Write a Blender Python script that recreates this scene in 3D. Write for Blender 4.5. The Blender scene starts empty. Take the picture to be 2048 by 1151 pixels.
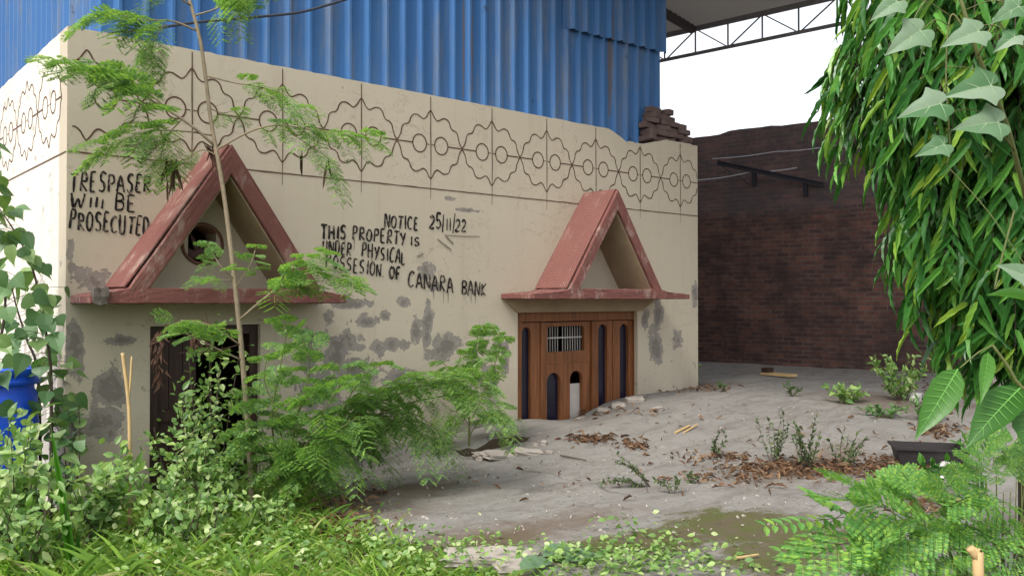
import bpy, bmesh, math, random
import numpy as np
from mathutils import Vector, noise
random.seed(7); RNG = np.random.default_rng(11)
R = math.radians
scene = bpy.context.scene
COL = scene.collection

# ---------------------------------------------------------------- camera, sky, sun, exposure
CAMX, CAMY, CAMZ = -1.645, -7.0, 1.5
FX, FY = 0.653, 0.757            # horizontal viewing direction
FPX, HOR = 1710.0, 598.0         # focal length in pixels of a 2048 wide picture, horizon row
cam_data = bpy.data.cameras.new('camera'); cam_data.sensor_width = 36.0
cam_data.lens = FPX / 2048 * 36; cam_data.clip_end = 2000; cam_data.clip_start = 0.05
cam = bpy.data.objects.new('camera', cam_data); COL.objects.link(cam)
cam.location = (CAMX, CAMY, CAMZ)
cam.rotation_euler = (R(90.75), 0, -math.atan2(FX, FY))
scene.camera = cam
SUN_EL, SUN_AZ = R(52), math.atan2(-0.86, -0.20)      # azimuth as atan2(x, y): from the left, a little to the front
world = bpy.data.worlds.new('World'); scene.world = world; world.use_nodes = True
wn = world.node_tree.nodes; wl = world.node_tree.links
bg = wn['Background']
sky = wn.new('ShaderNodeTexSky'); sky.sky_type = 'NISHITA'; sky.sun_disc = False
sky.sun_elevation = SUN_EL; sky.sun_rotation = SUN_AZ; sky.dust_density = 3.0; sky.air_density = 1.2
hsv = wn.new('ShaderNodeHueSaturation'); hsv.inputs['Saturation'].default_value = 0.22   # thin bright cloud
hsv.inputs['Value'].default_value = 2.7
wl.new(sky.outputs[0], hsv.inputs['Color']); wl.new(hsv.outputs[0], bg.inputs[0]); bg.inputs[1].default_value = 0.15
sd = bpy.data.lights.new('sun', 'SUN'); sd.energy = 2.7; sd.angle = R(16); sd.color = (1.0, 0.95, 0.86)
sun = bpy.data.objects.new('sun', sd); COL.objects.link(sun)
sv = Vector((math.sin(SUN_AZ) * math.cos(SUN_EL), math.cos(SUN_AZ) * math.cos(SUN_EL), math.sin(SUN_EL)))
sun.rotation_euler = sv.to_track_quat('Z', 'Y').to_euler()
scene.view_settings.view_transform = 'Standard'; scene.view_settings.look = 'None'
scene.view_settings.exposure = -0.36; scene.view_settings.gamma = 1.0
scene.cycles.use_denoising = True
scene.cycles.max_bounces = 8; scene.cycles.transparent_max_bounces = 4

# ---------------------------------------------------------------- projection helpers (photo pixel -> place)
def at(px, py, t):
    d = (px - 1024) / FPX
    return np.array((CAMX + t * (FX + d * FY), CAMY + t * (FY - d * FX), CAMZ + t * (HOR - py) / FPX))
def fac(px, py, Y=0.0):
    """point of the facade plane y = Y under a pixel"""
    d = (px - 1024) / FPX
    t = (Y - CAMY) / (FY - d * FX)
    return CAMX + t * (FX + d * FY), CAMZ + t * (HOR - py) / FPX
def sst(v):
    v = min(1, max(0, v)); return v * v * (3 - 2 * v)
def h(X, Y):
    b = .33 * sst((X - 1.2 + 0.9 * min(Y, 0)) / 5.5) - .06 * sst((1.5 - X) / 3)
    b -= .15 * math.exp(-((X - 5.25) / .55) ** 2 - ((Y + .05) / .55) ** 2)
    return b + .02 * noise.noise(Vector((X * .7, Y * .7, 0)))
def gnd(px, py):
    t = 6.0
    for _ in range(14):
        p = at(px, py, t); z = h(p[0], p[1])
        t = .5 * t + .5 * min(30, (CAMZ - z) * FPX / max(py - HOR, 20))
    p = at(px, py, t); return np.array((p[0], p[1], h(p[0], p[1]))), t

# ---------------------------------------------------------------- mesh builder
class MB:
    def __init__(s): s.V = []; s.F = []; s.n = 0
    def add(s, verts, faces):
        v = np.asarray(verts, float).reshape(-1, 3); b = s.n
        s.V.append(v); s.n += len(v)
        s.F += [tuple(i + b for i in f) for f in faces]
    def box(s, a, b):
        (x0, y0, z0), (x1, y1, z1) = a, b
        s.add([(x0,y0,z0),(x1,y0,z0),(x1,y1,z0),(x0,y1,z0),(x0,y0,z1),(x1,y0,z1),(x1,y1,z1),(x0,y1,z1)],
              [(3,2,1,0),(4,5,6,7),(0,1,5,4),(1,2,6,5),(2,3,7,6),(3,0,4,7)])
    def obox(s, c, ax, ay, az, sx, sy, sz):
        """box centred at c with half sizes along three axes"""
        c, ax, ay, az = (np.asarray(q, float) for q in (c, ax, ay, az))
        v = [c + ax*sx*i + ay*sy*j + az*sz*k for k in (-1,1) for (i,j) in ((-1,-1),(1,-1),(1,1),(-1,1))]
        s.add(v, [(3,2,1,0),(4,5,6,7),(0,1,5,4),(1,2,6,5),(2,3,7,6),(3,0,4,7)])
    def bar(s, a, b, w, hgt=None):
        a, b = np.asarray(a, float), np.asarray(b, float); d = b - a; L = np.linalg.norm(d); d = d / L
        u = np.cross(d, (0,0,1)); u = np.array((1.,0,0)) if np.linalg.norm(u) < 1e-3 else u / np.linalg.norm(u)
        s.obox((a+b)/2, d, u, np.cross(u, d), L/2, w/2, (hgt or w)/2)
    def tube(s, pts, rad, n=7):
        pts = [np.asarray(p, float) for p in pts]; m = len(pts)
        rad = list(rad) if hasattr(rad, '__len__') else [rad] * m
        V = []; ref = np.array((0.31, 0.17, 0.93))
        for i in range(m):
            d = pts[min(i+1, m-1)] - pts[max(i-1, 0)]; d = d / (np.linalg.norm(d) + 1e-9)
            r0 = ref if abs(d @ ref) < .95 else np.array((1., 0, 0))
            u = np.cross(d, r0); u /= np.linalg.norm(u); w = np.cross(d, u)
            for k in range(n):
                a = 2*math.pi*k/n; V.append(pts[i] + rad[i]*(u*math.cos(a) + w*math.sin(a)))
        F = [(i*n+k, i*n+(k+1)%n, (i+1)*n+(k+1)%n, (i+1)*n+k) for i in range(m-1) for k in range(n)]
        F += [tuple(range(n-1, -1, -1)), tuple((m-1)*n+k for k in range(n))]
        s.add(V, F)
    def place(s, tpl, pos, ex, nr, L, W):
        """many copies of a leaf template"""
        tv, tf = tpl; pos = np.asarray(pos, float); N = len(pos)
        if N == 0: return
        ex = np.asarray(ex, float); ex = ex / (np.linalg.norm(ex, axis=1, keepdims=True) + 1e-9)
        nr = np.asarray(nr, float); ey = np.cross(nr, ex)
        bad = np.linalg.norm(ey, axis=1) < 1e-3; ey[bad] = np.cross(ex[bad], (0.3, 0.9, 0.2))
        ey /= np.linalg.norm(ey, axis=1, keepdims=True); nr = np.cross(ex, ey)
        L = np.broadcast_to(np.asarray(L, float), (N,))[:, None, None]; W = np.broadcast_to(np.asarray(W, float), (N,))[:, None, None]
        V = pos[:,None,:] + ex[:,None,:]*tv[None,:,0:1]*L + ey[:,None,:]*tv[None,:,1:2]*W + nr[:,None,:]*tv[None,:,2:3]*L
        m = len(tv); b = s.n
        s.V.append(V.reshape(-1, 3)); s.n += N*m
        for f in tf:
            s.F.append((np.arange(N)*m + b)[:, None] + np.array(f)[None, :])
    def build(s, name, mat, parent=None, smooth=False):
        me = bpy.data.meshes.new(name)
        V = np.concatenate(s.V) if s.V else np.zeros((0,3))
        tot = []; idx = []
        for f in s.F:
            if isinstance(f, np.ndarray):
                tot.append(np.full(len(f), f.shape[1])); idx.append(f.reshape(-1))
            else:
                tot.append(np.array([len(f)])); idx.append(np.array(f))
        tot = np.concatenate(tot); idx = np.concatenate(idx)
        me.vertices.add(len(V)); me.vertices.foreach_set('co', V.astype(np.float32).ravel())
        me.loops.add(len(idx)); me.loops.foreach_set('vertex_index', idx.astype(np.int32))
        me.polygons.add(len(tot)); me.polygons.foreach_set('loop_start', (np.cumsum(tot)-tot).astype(np.int32))
        me.polygons.foreach_set('use_smooth', np.full(len(tot), bool(smooth)))
        me.update(calc_edges=True); me.validate()
        if mat: me.materials.append(mat)
        o = bpy.data.objects.new(name, me); COL.objects.link(o)
        if parent: o.parent = parent; o.matrix_parent_inverse = parent.matrix_basis.inverted()
        return o
def tag(o, label=None, cat=None, group=None, kind=None):
    for k, v in (('label', label), ('category', cat), ('group', group), ('kind', kind)):
        if v: o[k] = v
    return o
def thing(name, label, cat, loc=(0,0,0), group=None):
    o = bpy.data.objects.new(name, None); COL.objects.link(o); o.location = [float(c) for c in loc]; o.empty_display_size = .1
    return tag(o, label, cat, group)
def quads_extrude(mb, polys, y0, y1):
    """front polygons given as (x,z) lists (shared corners), extruded from y0 (front) to y1; open edges get side faces"""
    key = {}; vs = []
    def vid(p):
        k = (round(p[0], 5), round(p[1], 5))
        if k not in key: key[k] = len(vs); vs.append(k)
        return key[k]
    P = [[vid(p) for p in poly] for poly in polys]; n = len(vs)
    cnt = {}
    for p in P:
        for a, b in zip(p, p[1:] + p[:1]): cnt[(a, b)] = cnt.get((a, b), 0) + 1
    F = [tuple(p) for p in P] + [tuple(i+n for i in reversed(p)) for p in P]
    F += [(b, a, a+n, b+n) for (a, b) in cnt if (b, a) not in cnt]
    mb.add([(x, y0, z) for x, z in vs] + [(x, y1, z) for x, z in vs], F)

# ---------------------------------------------------------------- material helpers
class NT:
    def __init__(s, name):
        s.m = bpy.data.materials.new(name); s.m.use_nodes = True
        s.n = s.m.node_tree.nodes; s.l = s.m.node_tree.links; s.b = s.n['Principled BSDF']
        s.tc = s.n.new('ShaderNodeTexCoord'); s.co = s.tc.outputs['Object']
    def _in(s, sock, v):
        if isinstance(v, bpy.types.NodeSocket): s.l.new(v, sock)
        elif v is not None:
            if isinstance(v, (tuple, list)) and len(v) == 3 and sock.type == 'RGBA': v = (*v, 1)
            sock.default_value = v
    def node(s, t, **kw):
        n = s.n.new('ShaderNode' + t)
        for k, v in kw.items(): setattr(n, k, v)
        return n
    def noise(s, scale, detail=6, rough=.6, vec=None, dist=0):
        n = s.node('TexNoise'); s._in(n.inputs['Vector'], vec or s.co)
        n.inputs['Scale'].default_value = scale; n.inputs['Detail'].default_value = detail
        n.inputs['Roughness'].default_value = rough; n.inputs['Distortion'].default_value = dist
        return n.outputs['Fac']
    def scaled(s, v):
        n = s.node('VectorMath', operation='MULTIPLY'); s._in(n.inputs[0], s.co); n.inputs[1].default_value = v; return n.outputs[0]
    def math(s, op, a, b=None, c=None, clamp=False):
        n = s.node('Math', operation=op); n.use_clamp = clamp
        for i, v in enumerate((a, b, c)): s._in(n.inputs[i], v)
        return n.outputs[0]
    def ramp(s, f, a, b, lo=0., hi=1.):
        n = s.node('MapRange'); n.interpolation_type = 'SMOOTHSTEP'; s._in(n.inputs[0], f)
        for i, v in enumerate((a, b, lo, hi)): n.inputs[i+1].default_value = v
        return n.outputs[0]
    def mix(s, f, a, b, mode='MIX'):
        n = s.node('Mix', data_type='RGBA', blend_type=mode); s._in(n.inputs[0], f); s._in(n.inputs[6], a); s._in(n.inputs[7], b); return n.outputs[2]
    def cramp(s, f, stops):
        n = s.node('ValToRGB'); s._in(n.inputs[0], f); e = n.color_ramp.elements
        while len(e) < len(stops): e.new(.5)
        for k, (p, c) in zip(e, stops): k.position = p; k.color = (*c, 1)
        return n.outputs[0]
    def blobs(s, lst, vec=None):
        """soft union of ellipses: (centre, radii), 3-D"""
        out = None
        for c, r in lst:
            a = s.node('VectorMath', operation='SUBTRACT'); s._in(a.inputs[0], vec or s.co); a.inputs[1].default_value = c
            b = s.node('VectorMath', operation='DIVIDE'); s.l.new(a.outputs[0], b.inputs[0]); b.inputs[1].default_value = r
            L = s.node('VectorMath', operation='LENGTH'); s.l.new(b.outputs[0], L.inputs[0])
            f = s.ramp(L.outputs['Value'], 0.0, 1.6, 1., 0.)
            out = f if out is None else s.math('MAXIMUM', out, f)
        return out
    def sep(s):
        n = s.node('SeparateXYZ'); s.l.new(s.co, n.inputs[0]); return n.outputs
    def done(s, color, rough=.85, bump=None, strength=.3, dist=.01, spec=.3, metallic=0.):
        s._in(s.b.inputs['Base Color'], color); s._in(s.b.inputs['Roughness'], rough)
        s.b.inputs['Specular IOR Level'].default_value = spec; s.b.inputs['Metallic'].default_value = metallic
        if bump is not None:
            n = s.node('Bump'); n.inputs['Strength'].default_value = strength; n.inputs['Distance'].default_value = dist
            s._in(n.inputs['Height'], bump); s.l.new(n.outputs[0], s.b.inputs['Normal'])
        return s.m
def simple(name, c, rough=.8, var=.25, scale=8, spec=.3, bump=.2, metallic=0.):
    k = NT(name); f = k.noise(scale)
    col = k.mix(f, tuple(x*(1-var) for x in c), tuple(min(1, x*(1+var)) for x in c))
    return k.done(col, rough, k.noise(scale*6), bump, .004, spec, metallic)
def leafmat(name, stops, trans=.35, rough=.45, spec=.4, tcol=(1.15, 1.25, .55)):
    """each leaf gets its own shade from the ramp; light passes through"""
    k = NT(name)
    g = k.node('NewGeometry'); col = k.cramp(g.outputs['Random Per Island'], stops)
    k._in(k.b.inputs['Base Color'], col); k.b.inputs['Roughness'].default_value = rough; k.b.inputs['Specular IOR Level'].default_value = spec
    t = k.node('BsdfTranslucent'); k._in(t.inputs[0], k.mix(1.0, col, tcol, 'MULTIPLY'))
    m = k.node('MixShader'); m.inputs[0].default_value = trans
    k.l.new(k.b.outputs[0], m.inputs[1]); k.l.new(t.outputs[0], m.inputs[2])
    k.l.new(m.outputs[0], k.n['Material Output'].inputs[0])
    return k.m
def fxz(px, py): X, Z = fac(px, py); return (X, 0.0, Z)

# peeled places of the plaster, read off the photograph: pixel, pixel radii
PEEL = [(190,562,48,26),(165,548,30,24),(225,770,42,36),(152,690,24,70),(245,680,50,11),(215,850,46,34),(150,850,18,40),(142,520,12,50),
        (690,690,46,30),(760,700,22,26),(790,690,34,22),(735,640,40,16),(715,745,60,44),(670,715,32,34),(855,650,13,60),
        (855,545,24,22),(872,572,16,16),(806,605,16,14),(770,632,14,14),(700,608,40,12),(655,640,16,30),(640,590,18,22),(830,660,16,34),(890,690,30,40),
        (1317,632,11,42),(1310,690,18,50),(1355,680,16,20),(1390,585,8,30),(1000,690,12,14),(980,770,18,60),(1010,720,10,50),
        (1290,640,9,24),(620,700,24,60),(640,780,50,50),(800,760,40,24),(960,850,40,18),(930,420,30,6),(900,398,20,8)]
def facade_material():
    k = NT('cream_plaster')
    base = k.mix(k.noise(.7, 4), (.468, .408, .312), (.565, .503, .392))
    base = k.mix(k.math('MULTIPLY', k.ramp(k.noise(1.0, 8, .7, k.scaled((5, 5, .5))), .5, .8), .45), base, (.36, .29, .215))
    base = k.mix(k.math('MULTIPLY', k.ramp(k.noise(7, 9, .75), .52, .78), .35), base, (.42, .34, .25))
    x, y, z = k.sep()
    low = k.ramp(z, .9, .05)
    base = k.mix(k.math('MULTIPLY', low, k.ramp(k.noise(2.5, 6), .3, .7)), base, (.36, .31, .25))
    bl = []
    for (px, py, rx, ry) in PEEL:
        c = fxz(px, py); t = math.hypot(c[0]-CAMX, 7.0)
        a = fxz(px-rx, py)[0]; b = fxz(px+rx, py)[0]
        bl.append((c, (max(.02, (b-a)/2), 1.0, max(.02, ry*t/FPX))))
    nn = k.math('ADD', k.math('MULTIPLY', k.noise(3.6, 10, .70, None, .4), 1.5), k.math('MULTIPLY', k.noise(13, 8, .7), .5))
    field = k.math('ADD', k.math('MULTIPLY', k.blobs(bl), .52), k.math('SUBTRACT', nn, 1.0))
    lowz = k.ramp(z, 1.75, .2, 0, .10)
    field = k.math('ADD', field, lowz)
    peel = k.math('MULTIPLY', k.ramp(field, .275, .325), k.ramp(k.noise(16, 8, .75), .30, .48, .45, 1.))
    rim = k.math('SUBTRACT', k.ramp(field, .24, .285), peel)
    grey = k.mix(k.noise(9, 8, .7), (.19, .172, .152), (.37, .335, .295))
    col = k.mix(k.math('MULTIPLY', rim, .35), base, (.66, .58, .46))
    grey = k.mix(k.math('MULTIPLY', k.ramp(field, .47, .51), .55), grey, (.14, .122, .105))
    col = k.mix(peel, col, grey)
    sp = k.math('MULTIPLY', k.ramp(k.noise(24, 6, .7, k.scaled((1, 1, .8))), .635, .66), k.math('MULTIPLY', k.ramp(z, 2.5, 1.7), k.ramp(k.noise(1.6, 5), .42, .6)))
    col = k.mix(k.math('MULTIPLY', sp, .8), col, (.20, .165, .135))
    # hair cracks: thin level sets of stretched noise
    cr = k.math('ABSOLUTE', k.math('SUBTRACT', k.noise(2.2, 7, .6, k.scaled((.8, 1, 1.6)), .6), .5))
    crm = k.math('MULTIPLY', k.ramp(cr, .004, .0015), k.ramp(k.noise(.9, 2), .46, .56))
    col = k.mix(k.math('MULTIPLY', crm, .55), col, (.22, .17, .12))
    ht = k.math('SUBTRACT', k.math('MULTIPLY', k.noise(14, 8), .35), peel)
    return k.done(col, .9, ht, .55, .012, .2)
def sidewall_material():
    k = NT('pale_side_plaster')  # side wall plaster, paler than the front wall's
    base = k.mix(k.noise(1.2, 5), (.66, .60, .50), (.78, .74, .66))
    st = k.ramp(k.noise(1.2, 9, .72, k.scaled((7, 7, .45))), .52, .75)
    x, y, z = k.sep()
    base = k.mix(k.math('MULTIPLY', st, k.ramp(z, 3.0, 1.4, .15, .85)), base, (.34, .30, .26))
    p = k.ramp(k.math('ADD', k.noise(5, 9, .7), k.ramp(z, 2.2, .2, 0, .16)), .60, .63)
    col = k.mix(k.math('MULTIPLY', p, .85), base, (.40, .37, .33))
    return k.done(col, .9, k.math('SUBTRACT', k.noise(16, 7), p), .5, .01, .2)
def concrete_material():
    k = NT('worn_concrete')
    a = k.mix(k.noise(.9, 7, .65), (.172, .162, .147), (.30, .286, .263))
    a = k.mix(k.math('MULTIPLY', k.ramp(k.noise(3.5, 9, .75, k.scaled((1, 1.8, 1))), .50, .70), .6), a, (.13, .112, .095))
    a = k.mix(k.ramp(k.noise(7, 9, .75), .60, .74), a, (.40, .37, .335))
    a = k.mix(k.math('MULTIPLY', k.ramp(k.noise(38, 4, .6), .60, .72), .5), a, (.09, .075, .06))
    a = k.mix(k.math('MULTIPLY', k.ramp(k.noise(2.0, 10, .78, k.scaled((.7, 2.6, 1))), .47, .60), .45), a, (.135, .115, .10))
    a = k.mix(k.math('MULTIPLY', k.ramp(k.noise(16, 9, .8), .52, .66), .35), a, (.10, .085, .07))
    wv = k.node('TexNoise'); k._in(wv.inputs['Vector'], k.co); wv.inputs['Scale'].default_value = 1.3; wv.inputs['Detail'].default_value = 8
    wo = k.node('VectorMath', operation='MULTIPLY_ADD'); k.l.new(wv.outputs['Color'], wo.inputs[0]); wo.inputs[1].default_value = (.9, .9, 0); k.l.new(k.co, wo.inputs[2])
    vo = k.node('TexVoronoi', feature='DISTANCE_TO_EDGE'); k.l.new(wo.outputs[0], vo.inputs['Vector']); vo.inputs['Scale'].default_value = .42
    slab_crack = k.math('MULTIPLY', k.ramp(vo.outputs['Distance'], .008, .002), k.ramp(k.noise(.8, 3), .50, .62))
    a = k.mix(k.math('MULTIPLY', slab_crack, .5), a, (.05, .042, .036))
    moss = []
    for px, py, rx, rz in ((1480,1050,1.0,.55),(1640,1080,.8,.5),(1330,1075,.7,.3),(1000,1075,.5,.22),(1180,1095,.7,.22),(1560,1110,.8,.4)):
        g, t = gnd(px, py); moss.append(((g[0], g[1], g[2]), (rx*.7, rz*1.0, 2)))
    mf = k.ramp(k.math('ADD', k.math('MULTIPLY', k.blobs(moss), .75), k.math('MULTIPLY', k.noise(4, 11, .8, k.scaled((1, 1.8, 1))), 1.5)), .98, 1.28)
    a = k.mix(k.math('MULTIPLY', mf, .9), a, k.mix(k.ramp(k.noise(6, 8, .75), .4, .6), (.075, .085, .016), (.10, .078, .045)))
    dirt = []
    for px, py, rx, rz in ((720,1010,.7,.5),(1600,930,1.2,.35),(800,985,.7,.3),(1050,1060,1.4,.25),(900,1080,1.0,.2),(1420,770,1.0,.25),(1780,800,.9,.9)):
        g, t = gnd(px, py); dirt.append(((g[0], g[1], g[2]), (rx, rz*1.3, 2)))
    df = k.ramp(k.math('ADD', k.math('MULTIPLY', k.blobs(dirt), .5), k.math('MULTIPLY', k.noise(6, 9, .72), .9)), .58, .95)
    a = k.mix(k.math('MULTIPLY', df, .75), a, (.13, .095, .07))
    cr = k.math('ABSOLUTE', k.math('SUBTRACT', k.noise(.75, 8, .6, None, .5), .5))
    a = k.mix(k.math('MULTIPLY', k.ramp(cr, .003, .001), .5), a, (.05, .04, .035))
    ht = k.math('ADD', k.noise(6, 10, .75), k.math('MULTIPLY', k.noise(45, 5), .4))
    return k.done(a, .93, ht, .45, .014, .15)
def soil_material():
    k = NT('soil')
    a = k.mix(k.noise(2.5, 8, .7), (.055, .042, .028), (.15, .115, .08))
    return k.done(a, .97, k.noise(14, 9, .7), .8, .03, .1)
def brick_material():
    k = NT('old_brick')
    x, y, z = k.sep()
    cb = k.node('CombineXYZ'); k.l.new(x, cb.inputs[0]); k.l.new(z, cb.inputs[1])
    wob = k.node('TexNoise'); k._in(wob.inputs['Vector'], k.co); wob.inputs['Scale'].default_value = 1.6
    off = k.node('VectorMath', operation='MULTIPLY_ADD'); k.l.new(wob.outputs['Color'], off.inputs[0]); off.inputs[1].default_value = (.05, .03, 0); k.l.new(cb.outputs[0], off.inputs[2])
    b = k.node('TexBrick'); k.l.new(off.outputs[0], b.inputs['Vector'])
    b.inputs['Color1'].default_value = (.21, .09, .066, 1); b.inputs['Color2'].default_value = (.085, .045, .042, 1); b.inputs['Mortar'].default_value = (.15, .12, .105, 1)
    b.inputs['Scale'].default_value = 1; b.inputs['Brick Width'].default_value = .235; b.inputs['Row Height'].default_value = .078
    b.inputs['Mortar Size'].default_value = .011; b.inputs['Mortar Smooth'].default_value = .3; b.inputs['Bias'].default_value = .1
    col = k.mix(k.math('MULTIPLY', k.ramp(k.noise(1.1, 8, .75), .36, .62), .8), b.outputs['Color'], (.04, .029, .028))
    col = k.mix(k.math('MULTIPLY', k.ramp(k.noise(3, 9, .78, k.scaled((1, 1, 2.2))), .50, .68), .6), col, (.17, .12, .10))
    # bluish glare haze painted into the brick colour along the top
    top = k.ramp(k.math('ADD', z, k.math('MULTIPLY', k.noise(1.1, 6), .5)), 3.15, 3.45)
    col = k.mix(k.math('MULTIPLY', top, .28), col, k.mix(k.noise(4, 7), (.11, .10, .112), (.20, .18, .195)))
    ht = k.math('SUBTRACT', k.math('MULTIPLY', k.noise(20, 6), .5), b.outputs['Fac'])
    return k.done(col, .92, ht, .8, .015, .15)
def sheet_material(name, c1, c2, rust):
    k = NT(name)
    col = k.mix(k.noise(.8, 5, .6, k.scaled((2.2, 2.2, .5))), c1, c2)
    col = k.mix(k.math('MULTIPLY', k.ramp(k.noise(1.5, 8, .7, k.scaled((3, 3, .35))), .46, .68), .72), col, (.16, .19, .23))
    g = []
    for px, s in ((975, .06), (960, .03), (610, .04), (1255, .06)):
        X, Z = fac(px, 100); g.append(((X, .1, 4.4), (s, 2, 1.1)))
    rf = k.ramp(k.math('ADD', k.math('MULTIPLY', k.blobs(g), .5), k.math('MULTIPLY', k.noise(6, 8, .7, k.scaled((1, 1, .3))), .6)), .58, .72)
    col = k.mix(k.math('MULTIPLY', rf, .75), col, rust)
    col = k.mix(k.math('MULTIPLY', k.ramp(k.noise(3.3, 7, .7), .64, .70), .6), col, (.03, .035, .05))
    return k.done(col, .55, k.noise(3, 4), .12, .02, .22)
def canopy_material(name, ribbed):
    k = NT(name)
    col = k.mix(k.noise(3, 6), (.150, .056, .048), (.225, .09, .075))
    col = k.mix(k.math('MULTIPLY', k.ramp(k.noise(4, 9, .75, k.scaled((1.4, 1.4, .6))), .50 if not ribbed else .55, .64 if not ribbed else .68), .6 if ribbed else .8), col, (.33, .23, .19))
    col = k.mix(k.math('MULTIPLY', k.ramp(k.noise(9, 8, .7), .60, .68), .55), col, (.14, .085, .07))
    ht = k.noise(18, 7)
    if ribbed:
        x, y, z = k.sep()
        w = k.math('SINE', k.math('MULTIPLY', y, 2*math.pi/.030))
        d = k.math('SINE', k.math('MULTIPLY', z, 2*math.pi/.035))
        rib = k.math('ADD', k.math('MULTIPLY', w, .5), k.math('MULTIPLY', d, .05))
        ht = k.math('ADD', k.math('MULTIPLY', ht, .6), rib)
        col = k.mix(k.math('MULTIPLY', k.ramp(rib, -.1, -.5), .35), col, (.13, .045, .04))
        col = k.mix(k.math('MULTIPLY', k.ramp(rib, .2, .6), .4), col, (.46, .25, .20))
    return k.done(col, .8, ht, .5, .012, .3)
def wood_material(name, c, vec=(9, 9, .7)):
    k = NT(name)
    f = k.noise(2.4, 8, .65, k.scaled(vec), .8)
    col = k.mix(k.ramp(f, .3, .7), tuple(q*.62 for q in c), tuple(min(1, q*1.18) for q in c))
    col = k.mix(k.math('MULTIPLY', k.ramp(k.noise(6, 8, .7), .58, .75), .35), col, (.10, .055, .03))
    return k.done(col, .5, f, .15, .004, .35)

def brush_paint():
    k = NT('black_brush_paint')
    dryb = k.math('MULTIPLY', k.ramp(k.noise(34, 5, .7, k.scaled((1, 1, .5))), .52, .66), .75)
    return k.done(k.mix(dryb, (.02, .017, .017), (.30, .25, .20)), .85, None, 0, 0, .15)
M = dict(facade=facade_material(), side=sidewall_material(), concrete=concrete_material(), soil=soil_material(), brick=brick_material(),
    blue=sheet_material('blue_sheet', (.036, .115, .29), (.058, .185, .43), (.15, .115, .09)),
    roofsheet=leafmat('grey_roof_sheet', [(0, (.66, .65, .64)), (1, (.70, .69, .68))], .22, .6, .2, (.95, .95, .95)), steel=simple('dark_steel', (.075, .07, .085), .6, .35, 9),
    canopy=canopy_material('red_canopy_paint', False), canopy_rib=canopy_material('red_ribbed_tile', True),
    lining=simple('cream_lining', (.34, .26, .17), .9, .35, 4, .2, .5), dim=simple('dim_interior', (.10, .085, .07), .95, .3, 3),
    groove=simple('groove_dark', (.115, .066, .045), .95, .35, 10, .1), paint=brush_paint(),
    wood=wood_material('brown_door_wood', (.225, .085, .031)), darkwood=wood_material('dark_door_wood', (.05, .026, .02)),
    glass=simple('dark_glass', (.012, .012, .028), .22, .3, 5, .5, .05), bars=simple('pale_bars', (.48, .46, .43), .5, .3, 20),
    board=simple('whitish_board', (.50, .46, .42), .8, .2, 8), bluepl=simple('blue_plastic', (.010, .10, .80), .35, .25, 3, .5, .1),
    bark=simple('sapling_bark', (.30, .24, .165), .9, .45, 22, .2, .8), greenstem=simple('green_stem', (.13, .15, .05), .7, .3, 14),
    darkstem=simple('dark_stem', (.075, .058, .042), .85, .3, 14), straw=simple('straw_stick', (.50, .35, .17), .8, .25, 12),
    wire=simple('cable_black', (.04, .045, .06), .6, .2, 10), trussgrey=simple('grey_painted_steel', (.24, .235, .25), .6, .3, 9), iron=simple('dark_iron', (.022, .021, .03), .7, .4, 9), palewire=simple('pale_wire', (.42, .42, .46), .5, .15, 10),
    loose=simple('loose_brick', (.125, .088, .08), .93, .5, 7, .15, .8), frag=simple('concrete_fragment', (.36, .32, .28), .95, .3, 9, .15, .8),
    tray=simple('black_tray', (.028, .024, .024), .6, .4, 6), stone=simple('pale_stone', (.55, .53, .50), .9, .2, 9, .2, .5),
    dry=leafmat('dry_leaf', [(0, (.07, .042, .028)), (.4, (.15, .085, .05)), (.75, (.23, .13, .075)), (1, (.34, .24, .15))], .15, .8, .15, (1, .9, .8)),
    withered=leafmat('withered_leaf', [(0, (.06, .035, .028)), (1, (.16, .09, .06))], .15, .8, .15, (1, .9, .8)),
    feather=leafmat('feather_leaf', [(0, (.12, .24, .085)), (.4, (.21, .37, .14)), (.8, (.31, .48, .15)), (1, (.42, .58, .10))], .45),
    feather_dark=leafmat('feather_leaf_dark', [(0, (.07, .16, .05)), (.5, (.12, .25, .08)), (1, (.21, .36, .11))]),
    feather_bright=leafmat('feather_leaf_bright', [(0, (.11, .27, .07)), (.5, (.18, .39, .10)), (1, (.34, .52, .08))], .4),
    mast=leafmat('long_wavy_leaf', [(0, (.025, .105, .022)), (.5, (.058, .20, .036)), (.82, (.13, .33, .055)), (1, (.29, .44, .06))], .25, .32, .5),
    vine=leafmat('vine_leaf', [(0, (.06, .16, .055)), (.5, (.13, .23, .12)), (1, (.24, .32, .22))], .25, .45, .4),
    ovate=leafmat('ovate_leaf', [(0, (.07, .16, .06)), (.5, (.13, .25, .09)), (1, (.24, .36, .11))], .3, .4, .5),
    scrub=leafmat('scrub_leaf', [(0, (.09, .19, .045)), (.45, (.19, .33, .085)), (.85, (.32, .46, .13)), (1, (.54, .60, .33))], .3, .42, .5),
    weed=leafmat('weed_leaf', [(0, (.05, .085, .035)), (.6, (.09, .14, .05)), (1, (.15, .20, .07))], .3, .6, .3),
    bigleaf=leafmat('big_leaf', [(0, (.035, .13, .018)), (1, (.09, .26, .03))], .45, .35, .5),
    grass=leafmat('grass_blade', [(0, (.15, .29, .05)), (.5, (.28, .46, .08)), (.85, (.42, .57, .12)), (1, (.55, .50, .27))], .4, .5, .3))
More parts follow.
